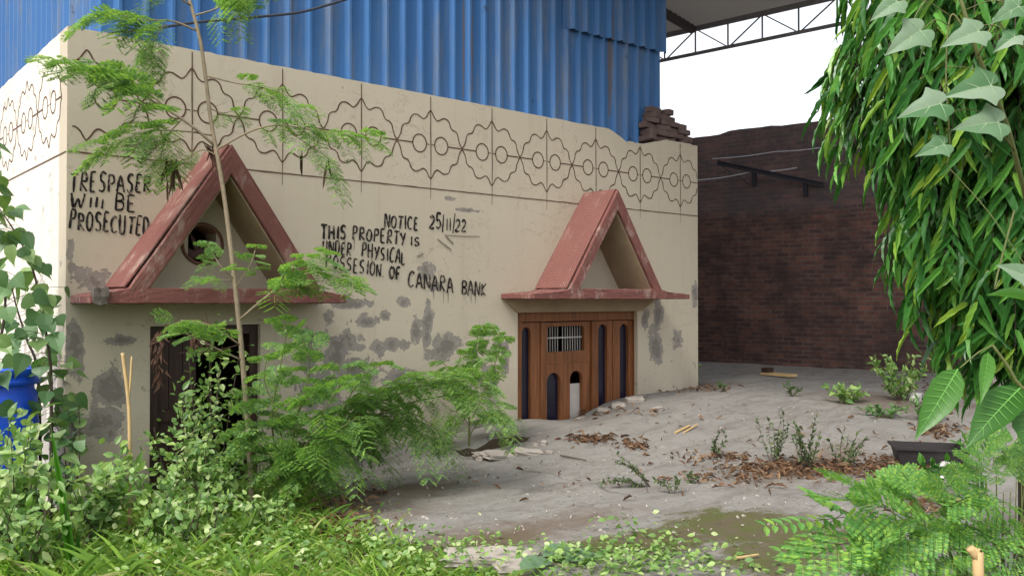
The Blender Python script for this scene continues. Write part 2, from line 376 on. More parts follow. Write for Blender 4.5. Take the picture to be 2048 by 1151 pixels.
# ================================================================ the setting: ground and concrete
def graded(lo, hi, step, far):
    a = list(np.arange(lo, hi + 1e-6, step)); g = step
    l, r = [lo], [hi]
    while r[-1] < far: g *= 1.5; r.append(r[-1] + g); l.append(l[-1] - g)
    return np.array(l[:0:-1] + a + r[1:])
HOLE = [(905,903),(950,899),(985,886),(1030,876),(1062,874),(1052,881),(1036,885),(1008,892),(985,898),(955,909),(930,911)]
HOLEW = [gnd(*p)[0] for p in HOLE]; HC = sum(HOLEW) / len(HOLEW)
xs = graded(-5, 13, .22, 420); ys = graded(-8.5, 5, .22, 420)
mb = MB(); V = []
for y in ys:
    for x in xs:
        z = h(x, y) - .075 - .22 * math.exp(-((x-HC[0])/.55)**2 - ((y-HC[1])/.55)**2)
        V.append((x, y, z + .03*noise.noise(Vector((x*1.7, y*1.7, 3)))))
n = len(xs)
mb.add(V, [(j*n+i, j*n+i+1, (j+1)*n+i+1, (j+1)*n+i) for j in range(len(ys)-1) for i in range(n-1)])
tag(mb.build('ground', M['soil'], None, True), 'brown earth ground around the building and under the grass', 'ground', None, 'structure')

EDGE = [(590,900),(575,925),(615,955),(650,985),(680,1035),(735,1062),(800,1078),(870,1088),(950,1100),(1010,1118),(1080,1138),(1180,1150),(1300,1190),(1500,1260),(1750,1340)]
ew = [gnd(*p)[0] for p in EDGE]; edge = []
for a, b in zip(ew[:-1], ew[1:]):
    m = max(2, int(np.linalg.norm(b - a) / .06))
    for i in range(m):
        p = a + (b-a)*i/m
        q = noise.noise(Vector((p[0]*3, p[1]*3, 7)))*.06 + noise.noise(Vector((p[0]*13, p[1]*13, 7)))*.025
        edge.append((p[0]+q, p[1]+q))
outer = [(2.05, -.012)] + edge + [(13.2, -7), (13.2, 9), (7.675, 9), (7.675, -.012)]
bm = bmesh.new()
def loop(pts):
    vs = [bm.verts.new((p[0], p[1], 0)) for p in pts]
    return [bm.edges.new((vs[i], vs[(i+1) % len(vs)])) for i in range(len(vs))]
hole = []
for a, b in zip(HOLEW, HOLEW[1:] + HOLEW[:1]):
    for i in range(3):
        p = a + (b-a)*i/3; q = noise.noise(Vector((p[0]*14, p[1]*14, 2)))*.025; hole.append((p[0]+q, p[1]+q))
bmesh.ops.triangle_fill(bm, edges=loop(outer) + loop(hole), use_beauty=True, use_dissolve=False)
for ax, lo, hi in ((0, 1.9, 13.2), (1, -7, 9)):
    for c in np.arange(lo, hi, .17):
        co = [0, 0, 0]; co[ax] = c; no = [0, 0, 0]; no[ax] = 1
        bmesh.ops.bisect_plane(bm, geom=bm.verts[:] + bm.edges[:] + bm.faces[:], plane_co=co, plane_no=no, dist=1e-5)
for v in bm.verts:
    x, y = v.co.x, v.co.y
    v.co.z = h(x, y) + .07*math.exp(-((x-HC[0]-.1)/.45)**2 - ((y-HC[1]-.17)/.10)**2) + .012*noise.noise(Vector((x*2.3, y*2.3, 5))) + .008*noise.noise(Vector((x*7, y*7, 5)))
be = [e for e in bm.edges if e.is_boundary]
ret = bmesh.ops.extrude_edge_only(bm, edges=be)
for v in [g for g in ret['geom'] if isinstance(g, bmesh.types.BMVert)]: v.co.z -= .16
for f in [g for g in ret['geom'] if isinstance(g, bmesh.types.BMFace)]:
    c = f.calc_center_median()
    if math.hypot(c.x-HC[0], c.y-HC[1]) < .9: f.material_index = 1  # dark soil colour on these slab edges stands for the crack's shade
bmesh.ops.recalc_face_normals(bm, faces=bm.faces)
me = bpy.data.meshes.new('concrete_yard'); bm.to_mesh(me); bm.free(); me.materials.append(M['concrete']); me.materials.append(M['soil'])
o = bpy.data.objects.new('concrete_yard', me); COL.objects.link(o)
tag(o, 'worn grey concrete yard, mossy at its broken front edge', 'paving', None, 'structure')

# ================================================================ the cream building
BW, TOP = 7.66, 3.545
DX0, DX1, DZ = 4.475, 6.445, 1.355         # door opening
WX0, WX1, WZ = .61, 1.53, 1.285            # half hidden opening on the left
CX1, CX2 = 1.05, 5.515                     # canopy centres
VX, VZ = fac(404, 488); VR = .165          # round vent hole in the left gable
bld = thing('plastered_building', 'cream plastered low building with red gable canopies and painted notices', 'building', (BW/2, 2, 0))
mb = MB()
def topz(x):
    z = TOP + .005*noise.noise(Vector((x*4, 0, 1))) + .008*noise.noise(Vector((x*19, 0, 1)))
    if 5.95 < x < 7.0: z -= .11*min(1, max(0, (x-5.95)/.28))*min(1, max(0, (7.0-x)/.45)) + .02*noise.noise(Vector((x*23, 4, 1)))
    return z
s_ = .26
xb = sorted(set([round(v, 4) for v in np.arange(0, BW, .06)] + [BW, DX0, DX1, WX0, WX1, VX-s_, VX+s_]))
xb = [v for i, v in enumerate(xb) if i == 0 or v - xb[i-1] > 1e-3]
polys = []
for a, b in zip(xb[:-1], xb[1:]):
    mid = (a+b)/2; zs = [-.6, WZ, DZ, VZ-s_, VZ+s_, 2.6]
    for z0, z1 in zip(zs[:-1], zs[1:]):
        if z1 <= DZ + 1e-6 and DX0 < mid < DX1: continue
        if z1 <= WZ + 1e-6 and WX0 < mid < WX1: continue
        if abs(mid-VX) < s_ and abs((z0+z1)/2-VZ) < s_: continue
        polys.append([(a, z0), (b, z0), (b, z1), (a, z1)])
    polys.append([(a, 2.6), (b, 2.6), (b, topz(b)), (a, topz(a))])
inner = [v for v in xb if VX-s_-1e-4 <= v <= VX+s_+1e-4]
per = [(v, VZ-s_) for v in inner] + [(VX+s_, VZ+s_)] + [(v, VZ+s_) for v in inner[-2::-1]]
per = [(VX-s_, VZ-s_)] + per[1:]
circ = [(VX + VR*math.cos(t)*(1+.03*math.sin(5*t)), VZ + VR*math.sin(t)) for t in (math.atan2(p[1]-VZ, p[0]-VX) for p in per)]
for i in range(len(per)):
    j = (i+1) % len(per); polys.append([per[i], per[j], circ[j], circ[i]])
quads_extrude(mb, polys, 0, .22)
mb.build('front_wall', M['facade'], bld)
mb = MB(); q = []
ysd = np.arange(.225, 9.01, .075)
for a, b in zip(ysd[:-1], ysd[1:]):
    q.append([(a, -.6), (b, -.6), (b, TOP+.012*noise.noise(Vector((a*5, 3, 1)))), (a, TOP+.012*noise.noise(Vector((a*5, 3, 1))))])
t = MB(); quads_extrude(t, q, 0, .22); vv = np.concatenate(t.V)
mb.add(np.stack([vv[:,1], vv[:,0], vv[:,2]], 1), [f[::-1] for f in t.F])
mb.build('side_wall', M['side'], bld)
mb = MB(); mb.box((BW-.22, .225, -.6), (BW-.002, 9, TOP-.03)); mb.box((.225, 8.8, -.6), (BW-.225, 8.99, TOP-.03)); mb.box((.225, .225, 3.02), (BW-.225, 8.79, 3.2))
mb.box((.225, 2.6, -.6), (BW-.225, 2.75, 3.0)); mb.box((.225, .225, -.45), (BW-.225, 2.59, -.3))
mb.build('rear_walls_and_roof', M['dim'], bld)

# incised ornament: scalloped flowers, circles, joint lines (one mesh of narrow dark strips)
def strip(mb, pts, w, y=-.0025, close=False, plane='front'):
    pts = [np.array(p, float) for p in pts]; m = len(pts); Lf = []; Rt = []
    for i in range(m):
        a = pts[(i-1) % m] if close else pts[max(i-1, 0)]; b = pts[(i+1) % m] if close else pts[min(i+1, m-1)]
        d = b - a; d /= np.linalg.norm(d) + 1e-9; nn = np.array((-d[1], d[0]))
        ww = (w[i] if hasattr(w, '__len__') else w)/2
        Lf.append(pts[i] + nn*ww); Rt.append(pts[i] - nn*ww)
    f3 = (lambda p: (p[0], y, p[1])) if plane == 'front' else (lambda p: (y, p[0], p[1]))
    F = [(i, i+1, m+i+1, m+i) for i in range(m-1)] + ([(m-1, 0, m, 2*m-1)] if close else [])
    mb.add([f3(p) for p in Lf] + [f3(p) for p in Rt], F)
def spline(pts, k=5):
    P = [np.array(p, float) for p in pts]; P = [2*P[0]-P[1]] + P + [2*P[-1]-P[-2]]; out = []
    for i in range(1, len(P)-2):
        for j in range(k):
            u = j/k; a, b, c, d = P[i-1], P[i], P[i+1], P[i+2]
            out.append(.5*((2*b) + (c-a)*u + (2*a-5*b+4*c-d)*u*u + (3*b-a-3*c+d)*u**3))
    return out + [P[-2]]
SC = [(0,.345),(.022,.318),(.05,.272),(.085,.248),(.12,.262),(.16,.280),(.205,.275),(.235,.245),(.25,.205),(.275,.178),(.31,.168),(.338,.140),(.352,.085),(.366,.05),(.385,.018),(.3975,.014)]
def flower(mb, c, z, plane, y, xmin, xmax, rag=0):
    for sx in (1, -1):
        for sz in (1, -1):
            pts = [(c + sx*p[0] + .004*noise.noise(Vector((c*9+p[0]*30, sz, sx))), z + sz*p[1]) for p in spline(SC)]
            pts = [p for i, p in enumerate(pts) if xmin < p[0] < xmax]
            if len(pts) > 3: strip(mb, pts, [.0125 + .005*noise.noise(Vector((p[0]*12, p[1]*12, 0))) for p in pts], y, False, plane)
        cc = c + sx*.132
        if xmin < cc-.085 and cc+.085 < xmax:
            strip(mb, [(cc + .082*math.cos(a), z + .088*math.sin(a)) for a in np.linspace(0, 2*math.pi, 26)[:-1]], .013, y, True, plane)
            strip(mb, [(c + sx*.012, z), (cc - sx*.084, z)], .008, y, False, plane)
            strip(mb, [(cc + sx*.084, z), (min(max(c + sx*.3975, xmin), xmax), z)], .0125, y, False, plane)
mb = MB()
for k in range(-1, 9):
    c = .93 + .795*k
    flower(mb, c, 3.045, 'front', -.0025, .03, BW-.01)
    if k >= 0: strip(mb, [(c, 2.50 if k > 0 else 2.615), (c+.004, 2.9), (c, 3.2), (c, topz(c)-.02)], [.004, .010, .011, .009], -.0045)
strip(mb, [(x, 2.605 + .003*noise.noise(Vector((x*8, 0, 0)))) for x in np.linspace(.002, BW, 120)], [.011 + .005*noise.noise(Vector((x*6, 5, 0))) for x in np.linspace(0, BW, 120)], -.0035)
mb.build('incised_flower_frieze', M['groove'], bld)
mb = MB()
for k in range(10): flower(mb, .55 + .795*k, 3.045, 'side', -.0025, .03, 8.6)
strip(mb, [(y, 2.605) for y in np.linspace(.01, 8.8, 60)], .011, -.0035, False, 'side')
mb.build('side_flower_frieze', M['groove'], bld)

# hand painted notices: stroke letters
G = {'A':['0,0 .45,1 .95,0','.2,.38 .78,.38'],'B':['.1,0 .1,1','.1,1 .7,.92 .72,.62 .1,.52 .8,.42 .78,.08 .1,0'],'C':['.85,.88 .45,1 .1,.6 .15,.15 .5,0 .85,.1'],
'D':['.1,0 .1,1','.1,1 .6,.9 .85,.5 .6,.08 .1,0'],'E':['.1,0 .1,1','.1,1 .8,1','.1,.52 .65,.52','.1,0 .85,0'],'F':['.1,0 .1,1','.1,1 .85,1','.1,.52 .65,.52'],
'H':['.1,0 .1,1','.85,0 .85,1','.1,.5 .85,.5'],'I':['.5,0 .5,1'],'K':['.1,0 .1,1','.85,1 .1,.45 .9,0'],'L':['.15,1 .1,0 .8,.02'],'N':['.08,0 .1,1 .82,.05 .88,1'],
'O':['.5,1 .12,.75 .1,.25 .45,0 .82,.22 .85,.72 .5,1'],'P':['.12,0 .15,1','.15,1 .7,.95 .75,.6 .15,.48'],'R':['.12,0 .15,1','.15,1 .7,.95 .72,.6 .15,.5 .9,0'],
'S':['.82,.9 .45,1 .15,.78 .3,.55 .7,.42 .75,.12 .4,0 .08,.12'],'T':['.45,0 .5,1','0,.97 1,1'],'U':['.1,1 .12,.2 .45,0 .78,.2 .85,1'],'W':['.02,1 .2,.05 .48,.6 .72,.05 .98,1'],
'Y':['.05,1 .45,.5','.95,1 .3,-.05'],'2':['.1,.8 .4,1 .8,.8 .65,.45 .08,0 .9,.02'],'5':['.85,1 .2,1 .15,.58 .6,.6 .82,.3 .5,0 .08,.1'],'1':['.5,.05 .5,.95'],'/':['.3,-.2 .6,1.15'],
'w':['.02,.95 .12,.1 .45,.55 .6,.1 .95,.95'],'l':['.4,.1 .42,.85'],'.':['.3,.0 .4,.1']}
WID = {'E':.76,'F':.76,'L':.76,'I':.45,'1':.38,'/':.5,'l':.4,' ':.62,'.':.35,'W':1.15,'w':1.1}
def write(mb, text, p0, p1, hpx, wgt=.017, seed=0, drips=0):
    rg = random.Random(seed); x0, z0 = fac(*p0); x1, z1 = fac(*p1)
    hh = hpx * math.hypot((x0+x1)/2 - CAMX, 7) / FPX
    tot = sum(WID.get(c, .86) for c in text); adv = (x1-x0)/tot; sl = (z1-z0)/(x1-x0); x = x0
    for c in text:
        w = WID.get(c, .86)*adv
        if c in G:
            dz = rg.uniform(-.05, .05)*hh; s = hh*rg.uniform(.9, 1.08)*(.8 if c in 'l.' else 1); lean = rg.uniform(.02, .2)
            for st in G[c]:
                pts = [tuple(map(float, q.split(','))) for q in st.split()]
                pts = [(x + (a*.8 + rg.uniform(-.03, .03))*w + lean*b*s*.5, z0 + sl*(x-x0) + dz + (b + rg.uniform(-.03, .03))*s) for a, b in pts]
                pts = spline(pts, 5) if len(pts) > 2 else [np.array(pts[0]) + (np.array(pts[1])-np.array(pts[0]))*i/5 for i in range(6)]
                m = len(pts); ww = [wgt*(1.15 - .5*abs(i/(m-1)-.3) + .6*noise.noise(Vector((p[0]*34, p[1]*34, seed)))) for i, p in enumerate(pts)]
                write.y -= .00004; strip(mb, pts, ww, write.y)
            if rg.random() < drips:
                dx = x + w*rg.uniform(.1, .7); zz = z0 + sl*(x-x0); write.y -= .00004
                strip(mb, [(dx, zz+.02), (dx+.002, zz - rg.uniform(.03, .08)), (dx, zz - rg.uniform(.09, .12))], [.006, .004, .002], write.y)
        x += w
write.y = -.003
mb = MB(); y_ = write.y
write(mb, 'TRESPASER', (138,383), (303,384), 33, .016, 3)
write(mb, 'Wlll BE', (140,415), (274,424), 30, .016, 4)
write(mb, 'PROSECUTED', (136,457), (300,471), 32, .016, 5)
mb.build('trespass_warning', M['paint'], bld)
def line_done(mb): return mb.build('notice_line', M['paint'], bld)
mb = MB()
write(mb, 'NOTICE', (768,455), (838,461), 25, .019, 6)
write(mb, '25', (858,455), (884,458), 27, .022, 7); write(mb, '/11/', (882,459), (912,462), 27, .014, 71); write(mb, '22', (909,461), (934,464), 23, .017, 72)
line_done(mb); mb = MB()
write(mb, 'THIS', (641,476), (694,478), 25, .021, 8, .2); write(mb, 'PROPERTY', (703,478), (813,492), 26, .018, 82, .2); write(mb, 'IS', (819,490), (842,493), 17, .016, 83)
line_done(mb); mb = MB()
write(mb, 'UNDER', (644,506), (704,511), 25, .016, 9); write(mb, 'PHYSICAL', (722,513), (812,531), 27, .017, 92, .1)
line_done(mb); mb = MB()
write(mb, 'POSSESION', (650,533), (764,555), 26, .015, 10); write(mb, '.', (764,553), (770,554), 12, .014, 11)
write(mb, 'OF', (777,556), (803,559), 23, .023, 12); write(mb, 'CANARA', (815,572), (908,588), 29, .019, 13, .4); write(mb, 'BANK', (922,587), (974,592), 26, .018, 14, .3)
line_done(mb)
mb = MB()
for a, b, w in (((889,470),(958,473),.010),((890,471),(906,488),.016),((874,478),(902,500),.014),((833,513),(845,507),.02)):
    write.y -= .0001; strip(mb, spline([fac(*a), fac((a[0]+b[0])/2+1, (a[1]+b[1])/2+1), fac(*b)]), w, write.y)
mb.build('grey_brush_scribble', simple('grey_smear', (.24, .20, .165), .9, .4, 30, .1), bld)

# gable canopies
def canopy(cx, W, name_mat, zb, zt, apex, label):
    b, leg, P = .755, .145, .53
    sl = (apex - zt) / b
    iz = apex - leg*sl*1.08; ib = b - leg
    can = None
    front = []
    A = lambda u, z: (cx + u, z)
    front.append([A(-b, zt), A(-ib, zt), A(0, iz), A(0, apex)]); front.append([A(0, apex), A(0, iz), A(ib, zt), A(b, zt)])
    front.append([A(-W, zb), A(-b, zb), A(-b, zt), A(-b-.12, zt-.028), A(-W, zt-.055)])
    front.append([A(-b, zb), A(-ib, zb), A(-ib, zt), A(-b, zt)]); front.append([A(-ib, zb), A(ib, zb), A(ib, zt), A(-ib, zt)])
    front.append([A(ib, zb), A(b, zb), A(b, zt), A(ib, zt)]); front.append([A(b, zb), A(W, zb), A(W, zt-.055), A(b+.12, zt-.028), A(b, zt)])
    mb = MB(); quads_extrude(mb, front, -P, -.001)
    can = mb.build('canopy', M['canopy'], bld)
    bv = can.modifiers.new('edge', 'BEVEL'); bv.width = .008; bv.segments = 1; bv.limit_method = 'ANGLE'; bv.angle_limit = R(30)
    sb_ = can.modifiers.new('grid', 'SUBSURF'); sb_.subdivision_type = 'SIMPLE'; sb_.levels = sb_.render_levels = 4
    for sc_, st_ in ((.11, .014), (.03, .008)):
        tx = bpy.data.textures.new('worn', 'CLOUDS'); tx.noise_scale = sc_; tx.noise_depth = 3
        dm = can.modifiers.new('worn', 'DISPLACE'); dm.texture = tx; dm.strength = st_; dm.texture_coords = 'GLOBAL'; dm.mid_level = .6
    # ribbed covering on the two slopes
    mb = MB(); 
    for s in (-1, 1):
        n = np.array((s*sl, 0, 1.)); n /= np.linalg.norm(n); e = .006
        p0 = np.array((cx + s*(b+.02), 0, zt + .0)); p1 = np.array((cx + s*.004, 0, apex-.004))
        a = p0 + n*.001; c = p1 + n*.001
        q = [(a[0], -P+.035, a[2]), (c[0], -P+.035, c[2]), (c[0], -.002, c[2]), (a[0], -.002, a[2])]
        q2 = [tuple(np.array(v) + n*e*2) for v in q]
        mb.add(q + q2, [(0,1,2,3),(4,7,6,5),(0,4,5,1),(1,5,6,2),(2,6,7,3),(3,7,4,0)])
    mb.build('ribbed_slope_cover', M[name_mat], can)
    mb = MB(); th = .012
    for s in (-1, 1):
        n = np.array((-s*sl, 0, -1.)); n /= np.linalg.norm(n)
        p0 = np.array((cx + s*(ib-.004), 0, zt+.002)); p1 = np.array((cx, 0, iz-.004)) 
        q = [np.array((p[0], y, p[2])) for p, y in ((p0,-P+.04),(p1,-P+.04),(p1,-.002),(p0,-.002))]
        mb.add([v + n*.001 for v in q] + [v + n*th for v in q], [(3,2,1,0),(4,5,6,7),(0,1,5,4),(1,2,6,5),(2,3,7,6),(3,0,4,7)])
    mb.build('gable_lining', M['lining'], can)  # lining colour taken darker to deepen the shade in the recess
    return can
c1 = canopy(CX1, 1.02, 'canopy', 1.465, 1.585, 2.71, '')
c1['label'] = 'faded red gable canopy with patchy slopes and a round hole behind it'
c2 = canopy(CX2, 1.285, 'canopy_rib', 1.50, 1.615, 2.735, '')
c2['label'] = 'red gable canopy with finely ribbed slopes over the brown door'
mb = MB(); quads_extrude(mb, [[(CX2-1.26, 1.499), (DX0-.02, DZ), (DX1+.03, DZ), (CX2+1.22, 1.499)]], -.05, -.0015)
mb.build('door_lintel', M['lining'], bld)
# round vent in the left gable
mb = MB(); nn = 28
ring = lambda r, y: [(VX + r*math.cos(2*math.pi*i/nn), y, VZ + r*math.sin(2*math.pi*i/nn)) for i in range(nn)]
mb.add(ring(VR-.004, -.004) + ring(VR+.012, -.012) + ring(VR-.012, -.012) + ring(VR-.012, .3), [(k*nn+i, k*nn+(i+1) % nn, (k+1)*nn+(i+1) % nn, (k+1)*nn+i) for k in range(3) for i in range(nn)])
vent = mb.build('round_vent', simple('vent_rim', (.23, .12, .09), .9, .4, 9), bld, True)
mb = MB(); mb.tube([(VX-.13, .14, VZ-.03), (VX-.04, .1, VZ-.09), (VX+.03, .12, VZ-.05), (VX+.12, .15, VZ-.09)], [.03, .045, .04, .03], 8)
mb.tube([(VX-.05, .13, VZ+.09), (VX-.02, .1, VZ), (VX+.0, .12, VZ-.12)], [.012, .02, .012], 6)
mb.build('stuffed_rag', simple('dusty_rag', (.14, .085, .085), .95, .4, 12), vent, True)

# brown door with glazed slots
door = thing('panelled_door', '', ''); bpy.data.objects.remove(door)
mb = MB(); yb = .10
fx = lambda px: fac(px, 700, .08)[0]
fz = lambda px, py: fac(px, py, .08)[1]
mb.box((DX0+.002, .06, -.45), (fx(1041), .20, DZ-.002)); mb.box((fx(1267), .055, -.45), (DX1-.002, .2, DZ-.002)); mb.box((fx(1041)+.001, .058, fz(1150, 641)), (fx(1267)-.001, .2, DZ-.003))
dfr = mb.build('door_frame', M['wood'], bld)
def slotted(mb, x0, x1, z0, z1, slots, y0, y1):
    """board with round-headed slots (a, b, bottom, top, round)"""
    polys = []; cur = x0
    for (a, b, zb_, zt_, rnd) in slots:
        polys.append([(cur, z0), (a, z0), (a, z1), (cur, z1)])
        r = min((b-a)/2, rnd); m = 7
        arc = [(a, zt_-r)] + [(a + r - r*math.cos(t), zt_ - r + r*math.sin(t)) for t in np.linspace(0, math.pi/2, m)[1:]] + [(b - r + r*math.sin(t), zt_ - r + r*math.cos(t)) for t in np.linspace(0, math.pi/2, m)] 
        for p, q in zip(arc[:-1], arc[1:]):
            if q[0]-p[0] > 1e-6: polys.append([p, q, (q[0], z1), (p[0], z1)])
        if zb_ > z0+1e-4: polys.append([(a, z0), (b, z0), (b, zb_), (a, zb_)])
        cur = b
    polys.append([(cur, z0), (x1, z0), (x1, z1), (cur, z1)])
    quads_extrude(mb, polys, y0, y1)
zt_ = fz(1150, 642) - .004
# fixed left light
mb = MB(); slotted(mb, fx(1041)+.002, fx(1080), -.4, zt_, [(fx(1044), fx(1062), -.3, fz(1053, 654), .09)], .085, .125)
mb.box((fx(1081), .07, -.4), (fx(1086), .15, zt_)); s1 = mb.build('side_panel', M['wood'], dfr)
mb = MB(); slotted(mb, fx(1189), fx(1267)-.002, -.4, zt_, [(fx(1197), fx(1215), -.3, fz(1206, 648), .09), (fx(1240), fx(1257), -.3, fz(1248, 647), .09)], .085, .125)
mb.box((fx(1183)+.003, .07, -.4), (fx(1188), .15, zt_)); mb.box((fx(1225), .076, -.4), (fx(1230), .0845, zt_))
mb.build('side_panel', M['wood'], dfr)
for a, b, top in ((1042, 1066, 648), (1194, 1218, 644), (1237, 1260, 643)):
    mb = MB(); mb.box((fx(a), .128, -.35), (fx(b), .134, fz((a+b)/2, top))); mb.build('slot_glass', M['glass'], dfr)
# leaf: upper grille window, two lower slots
x0, x1 = fx(1087)+.002, fx(1182); zm = fz(1134, 722)
mb = MB(); slotted(mb, x0, x1, zm, zt_-.002, [(fx(1097), fx(1171), fz(1134, 702), fz(1134, 652), .045)], .10, .145)
slotted(mb, x0, x1, -.4, zm-.002, [(fx(1096), fx(1123), -.3, fz(1110, 745), .13), (fx(1142), fx(1167), -.3, fz(1155, 741), .1)], .10, .145)
mb.box((x0, .093, zm-.02), (x1, .0995, zm+.012)); mb.box((x0+.001, .092, zt_-.05), (x1-.001, .0995, zt_-.005))
leaf = mb.build('door_leaf', M['wood'], bld)
bv = leaf.modifiers.new('edge', 'BEVEL'); bv.width = .004; bv.segments = 2; bv.limit_method = 'ANGLE'; bv.angle_limit = R(40)
mb = MB(); mb.box((fx(1094), .148, -.35), (fx(1126), .154, fz(1110, 741))); mb.build('slot_glass', M['glass'], leaf)
mb = MB(); mb.box((fx(1140), .15, -.35), (fx(1168), .162, fz(1155, 767))); mb.build('white_board', M['board'], leaf)
mb = MB(); a, b, zl, zh = fx(1095), fx(1172), fz(1134, 704), fz(1134, 650)
for i in range(15):
    x = a + (b-a)*(i+.7)/15.4
    if i in (6,): continue
    mb.tube([(x, .155, zl), (x + random.uniform(-.004, .004), .157, zh)], .0045, 6)
mb.box((a, .142, (zl+zh)/2+.005), (b, .150, (zl+zh)/2+.02)); mb.build('window_grille', M['bars'], leaf)
# the dim opening under the left canopy: frame, half open plank leaf
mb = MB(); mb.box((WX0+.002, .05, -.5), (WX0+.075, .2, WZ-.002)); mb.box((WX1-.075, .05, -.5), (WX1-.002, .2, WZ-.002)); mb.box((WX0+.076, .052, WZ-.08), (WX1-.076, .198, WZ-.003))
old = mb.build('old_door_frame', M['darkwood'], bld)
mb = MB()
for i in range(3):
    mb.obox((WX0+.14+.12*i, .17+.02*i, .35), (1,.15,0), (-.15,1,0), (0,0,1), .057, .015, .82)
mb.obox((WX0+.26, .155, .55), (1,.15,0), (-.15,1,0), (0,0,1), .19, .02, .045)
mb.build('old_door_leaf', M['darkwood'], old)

# ================================================================ blue sheet upper storey
blue = thing('blue_sheet_shed', 'blue corrugated metal sheet storey standing behind the cream parapet', 'metal shed', (4, .3, 3.2))
def corrug(mb, x0, x1, z0, z1, fn, pitch=.21, depth=.046, jag=0.):
    prof = []; x = x0
    while x < x1:
        for dx, d in ((0, 0), (.045, .004), (.090, 0), (.122, -1), (.146, -1), (.172, 0)):
            if x + dx <= x1: prof.append((x + dx*pitch/.21, d*depth if d < 0 else d))
        x += pitch
    prof.append((x1, 0)); zs = [z0, (z0+z1)/2, z1]; V = []
    for k, z in enumerate(zs):
        for (x, d) in prof:
            V.append(fn(x, d + .006*noise.noise(Vector((x*1.3, z*1.1, 9))), z + (jag*noise.noise(Vector((math.floor(x/.9)*3.1, 2, 2))) if k == 0 else 0)))
    m = len(prof)
    mb.add(V, [(k*m+i, k*m+i+1, (k+1)*m+i+1, (k+1)*m+i) for k in range(2) for i in range(m-1)])
BX0, BX1 = fac(199, 0, .285)[0], fac(1319, 0, .285)[0]
mb = MB(); corrug(mb, BX0, BX1, 3.22, 6.6, lambda x, d, z: (x, .285 + d, z)); s = mb.build('front_sheet', M['blue'], blue)
sm = s.modifiers.new('thickness', 'SOLIDIFY'); sm.thickness = .003
mb = MB(); corrug(mb, fac(1130, 0, .235)[0], fac(1334, 0, .235)[0], 4.72, 6.62, lambda x, d, z: (x, .235 + d, z + .02*(x-5.15)), jag=.02); s = mb.build('overlapping_sheet', M['blue'], blue)
sm = s.modifiers.new('thickness', 'SOLIDIFY'); sm.thickness = .003
mb = MB(); corrug(mb, .29, 9, 3.22, 6.6, lambda y, d, z: (BX0 + d, y, z)); s = mb.build('side_sheet', M['blue'], blue)
sm = s.modifiers.new('thickness', 'SOLIDIFY'); sm.thickness = .003
mb = MB(); mb.box((BX1-.06, .30, 3.22), (BX1, .36, 6.6)); mb.build('corner_post', M['steel'], blue)

# ================================================================ open shed roof on trusses
WD = np.array((-.155, .988, 0)); WP = np.array((11.755, 1.92, 0)); WN = np.array((-.988, -.155, 0))     # brick wall line, its normal towards the yard
roof = thing('shed_roof', 'grey corrugated shed roof carried on a thin lattice truss', 'shed roof', (11, 3, 6.3))
RZ = 6.03
def wl_(s, off=0., z=0.): return WP + WD*s + WN*off + np.array((0, 0, z))
TO = 1.05
mb = MB(); V = []; us = np.arange(0, 7.7, .0375); ss = (-6.5, 2, 13)  # unseen reach to front and left lengthened to shade sheet and brick wall
for s in ss:
    for i, u in enumerate(us): V.append(wl_(s, TO - .03 + u, RZ + .30 + .05*u + .042*math.sin(i*math.pi/2)))
m = len(us); mb.add(V, [(k*m+i, k*m+i+1, (k+1)*m+i+1, (k+1)*m+i) for k in range(len(ss)-1) for i in range(m-1)])
rs = mb.build('roof_sheet', M['roofsheet'], roof); sm = rs.modifiers.new('thickness', 'SOLIDIFY'); sm.thickness = .004
mb = MB(); mb.bar(wl_(-6.5, TO, RZ+.24), wl_(13, TO, RZ+.24), .07, .075); top_c = mb.build('truss_top_chord', M['trussgrey'], roof)
mb = MB(); mb.bar(wl_(-6.5, TO, RZ-.20), wl_(13, TO, RZ-.20), .05, .05); mb.bar(wl_(2.4, TO-.004, RZ-.236), wl_(3.4, TO-.004, RZ-.226), .052, .05); mb.build('truss_bottom_chord', M['trussgrey'], roof)
mb = MB(); st = .62; i = 0; s = -6.3
while s < 12.6:
    mb.bar(wl_(s, TO+.01, RZ-.19), wl_(s, TO+.01, RZ+.22), .022)
    a, b = ((RZ-.19, RZ+.22) if i % 2 == 0 else (RZ+.22, RZ-.19))
    mb.bar(wl_(s+.02, TO-.012, a), wl_(s+st-.02, TO-.012, b), .02); s += st; i += 1
mb.build('truss_web', M['trussgrey'], roof)
for s in (-4.2, .55, 5.3, 10.2):
    mb = MB(); mb.bar(wl_(s, TO+.04, RZ+.22), wl_(s, TO+7.6, RZ+.22+.37), .10, .12); mb.build('rafter', M['steel'], roof)
for s, off in ((-5.2, TO), (12.4, TO)):
    p = wl_(s, off); mb = MB(); mb.bar((p[0], p[1], h(p[0], p[1])-.1), (p[0], p[1], RZ+.2), .09); mb.build('roof_post', M['steel'], roof)
for s in (5.3, 10.2):
    p = wl_(s, TO+5.6); mb = MB(); mb.bar((p[0], p[1], 3.2), (p[0], p[1], RZ+.3), .09); mb.build('roof_post', M['steel'], roof)

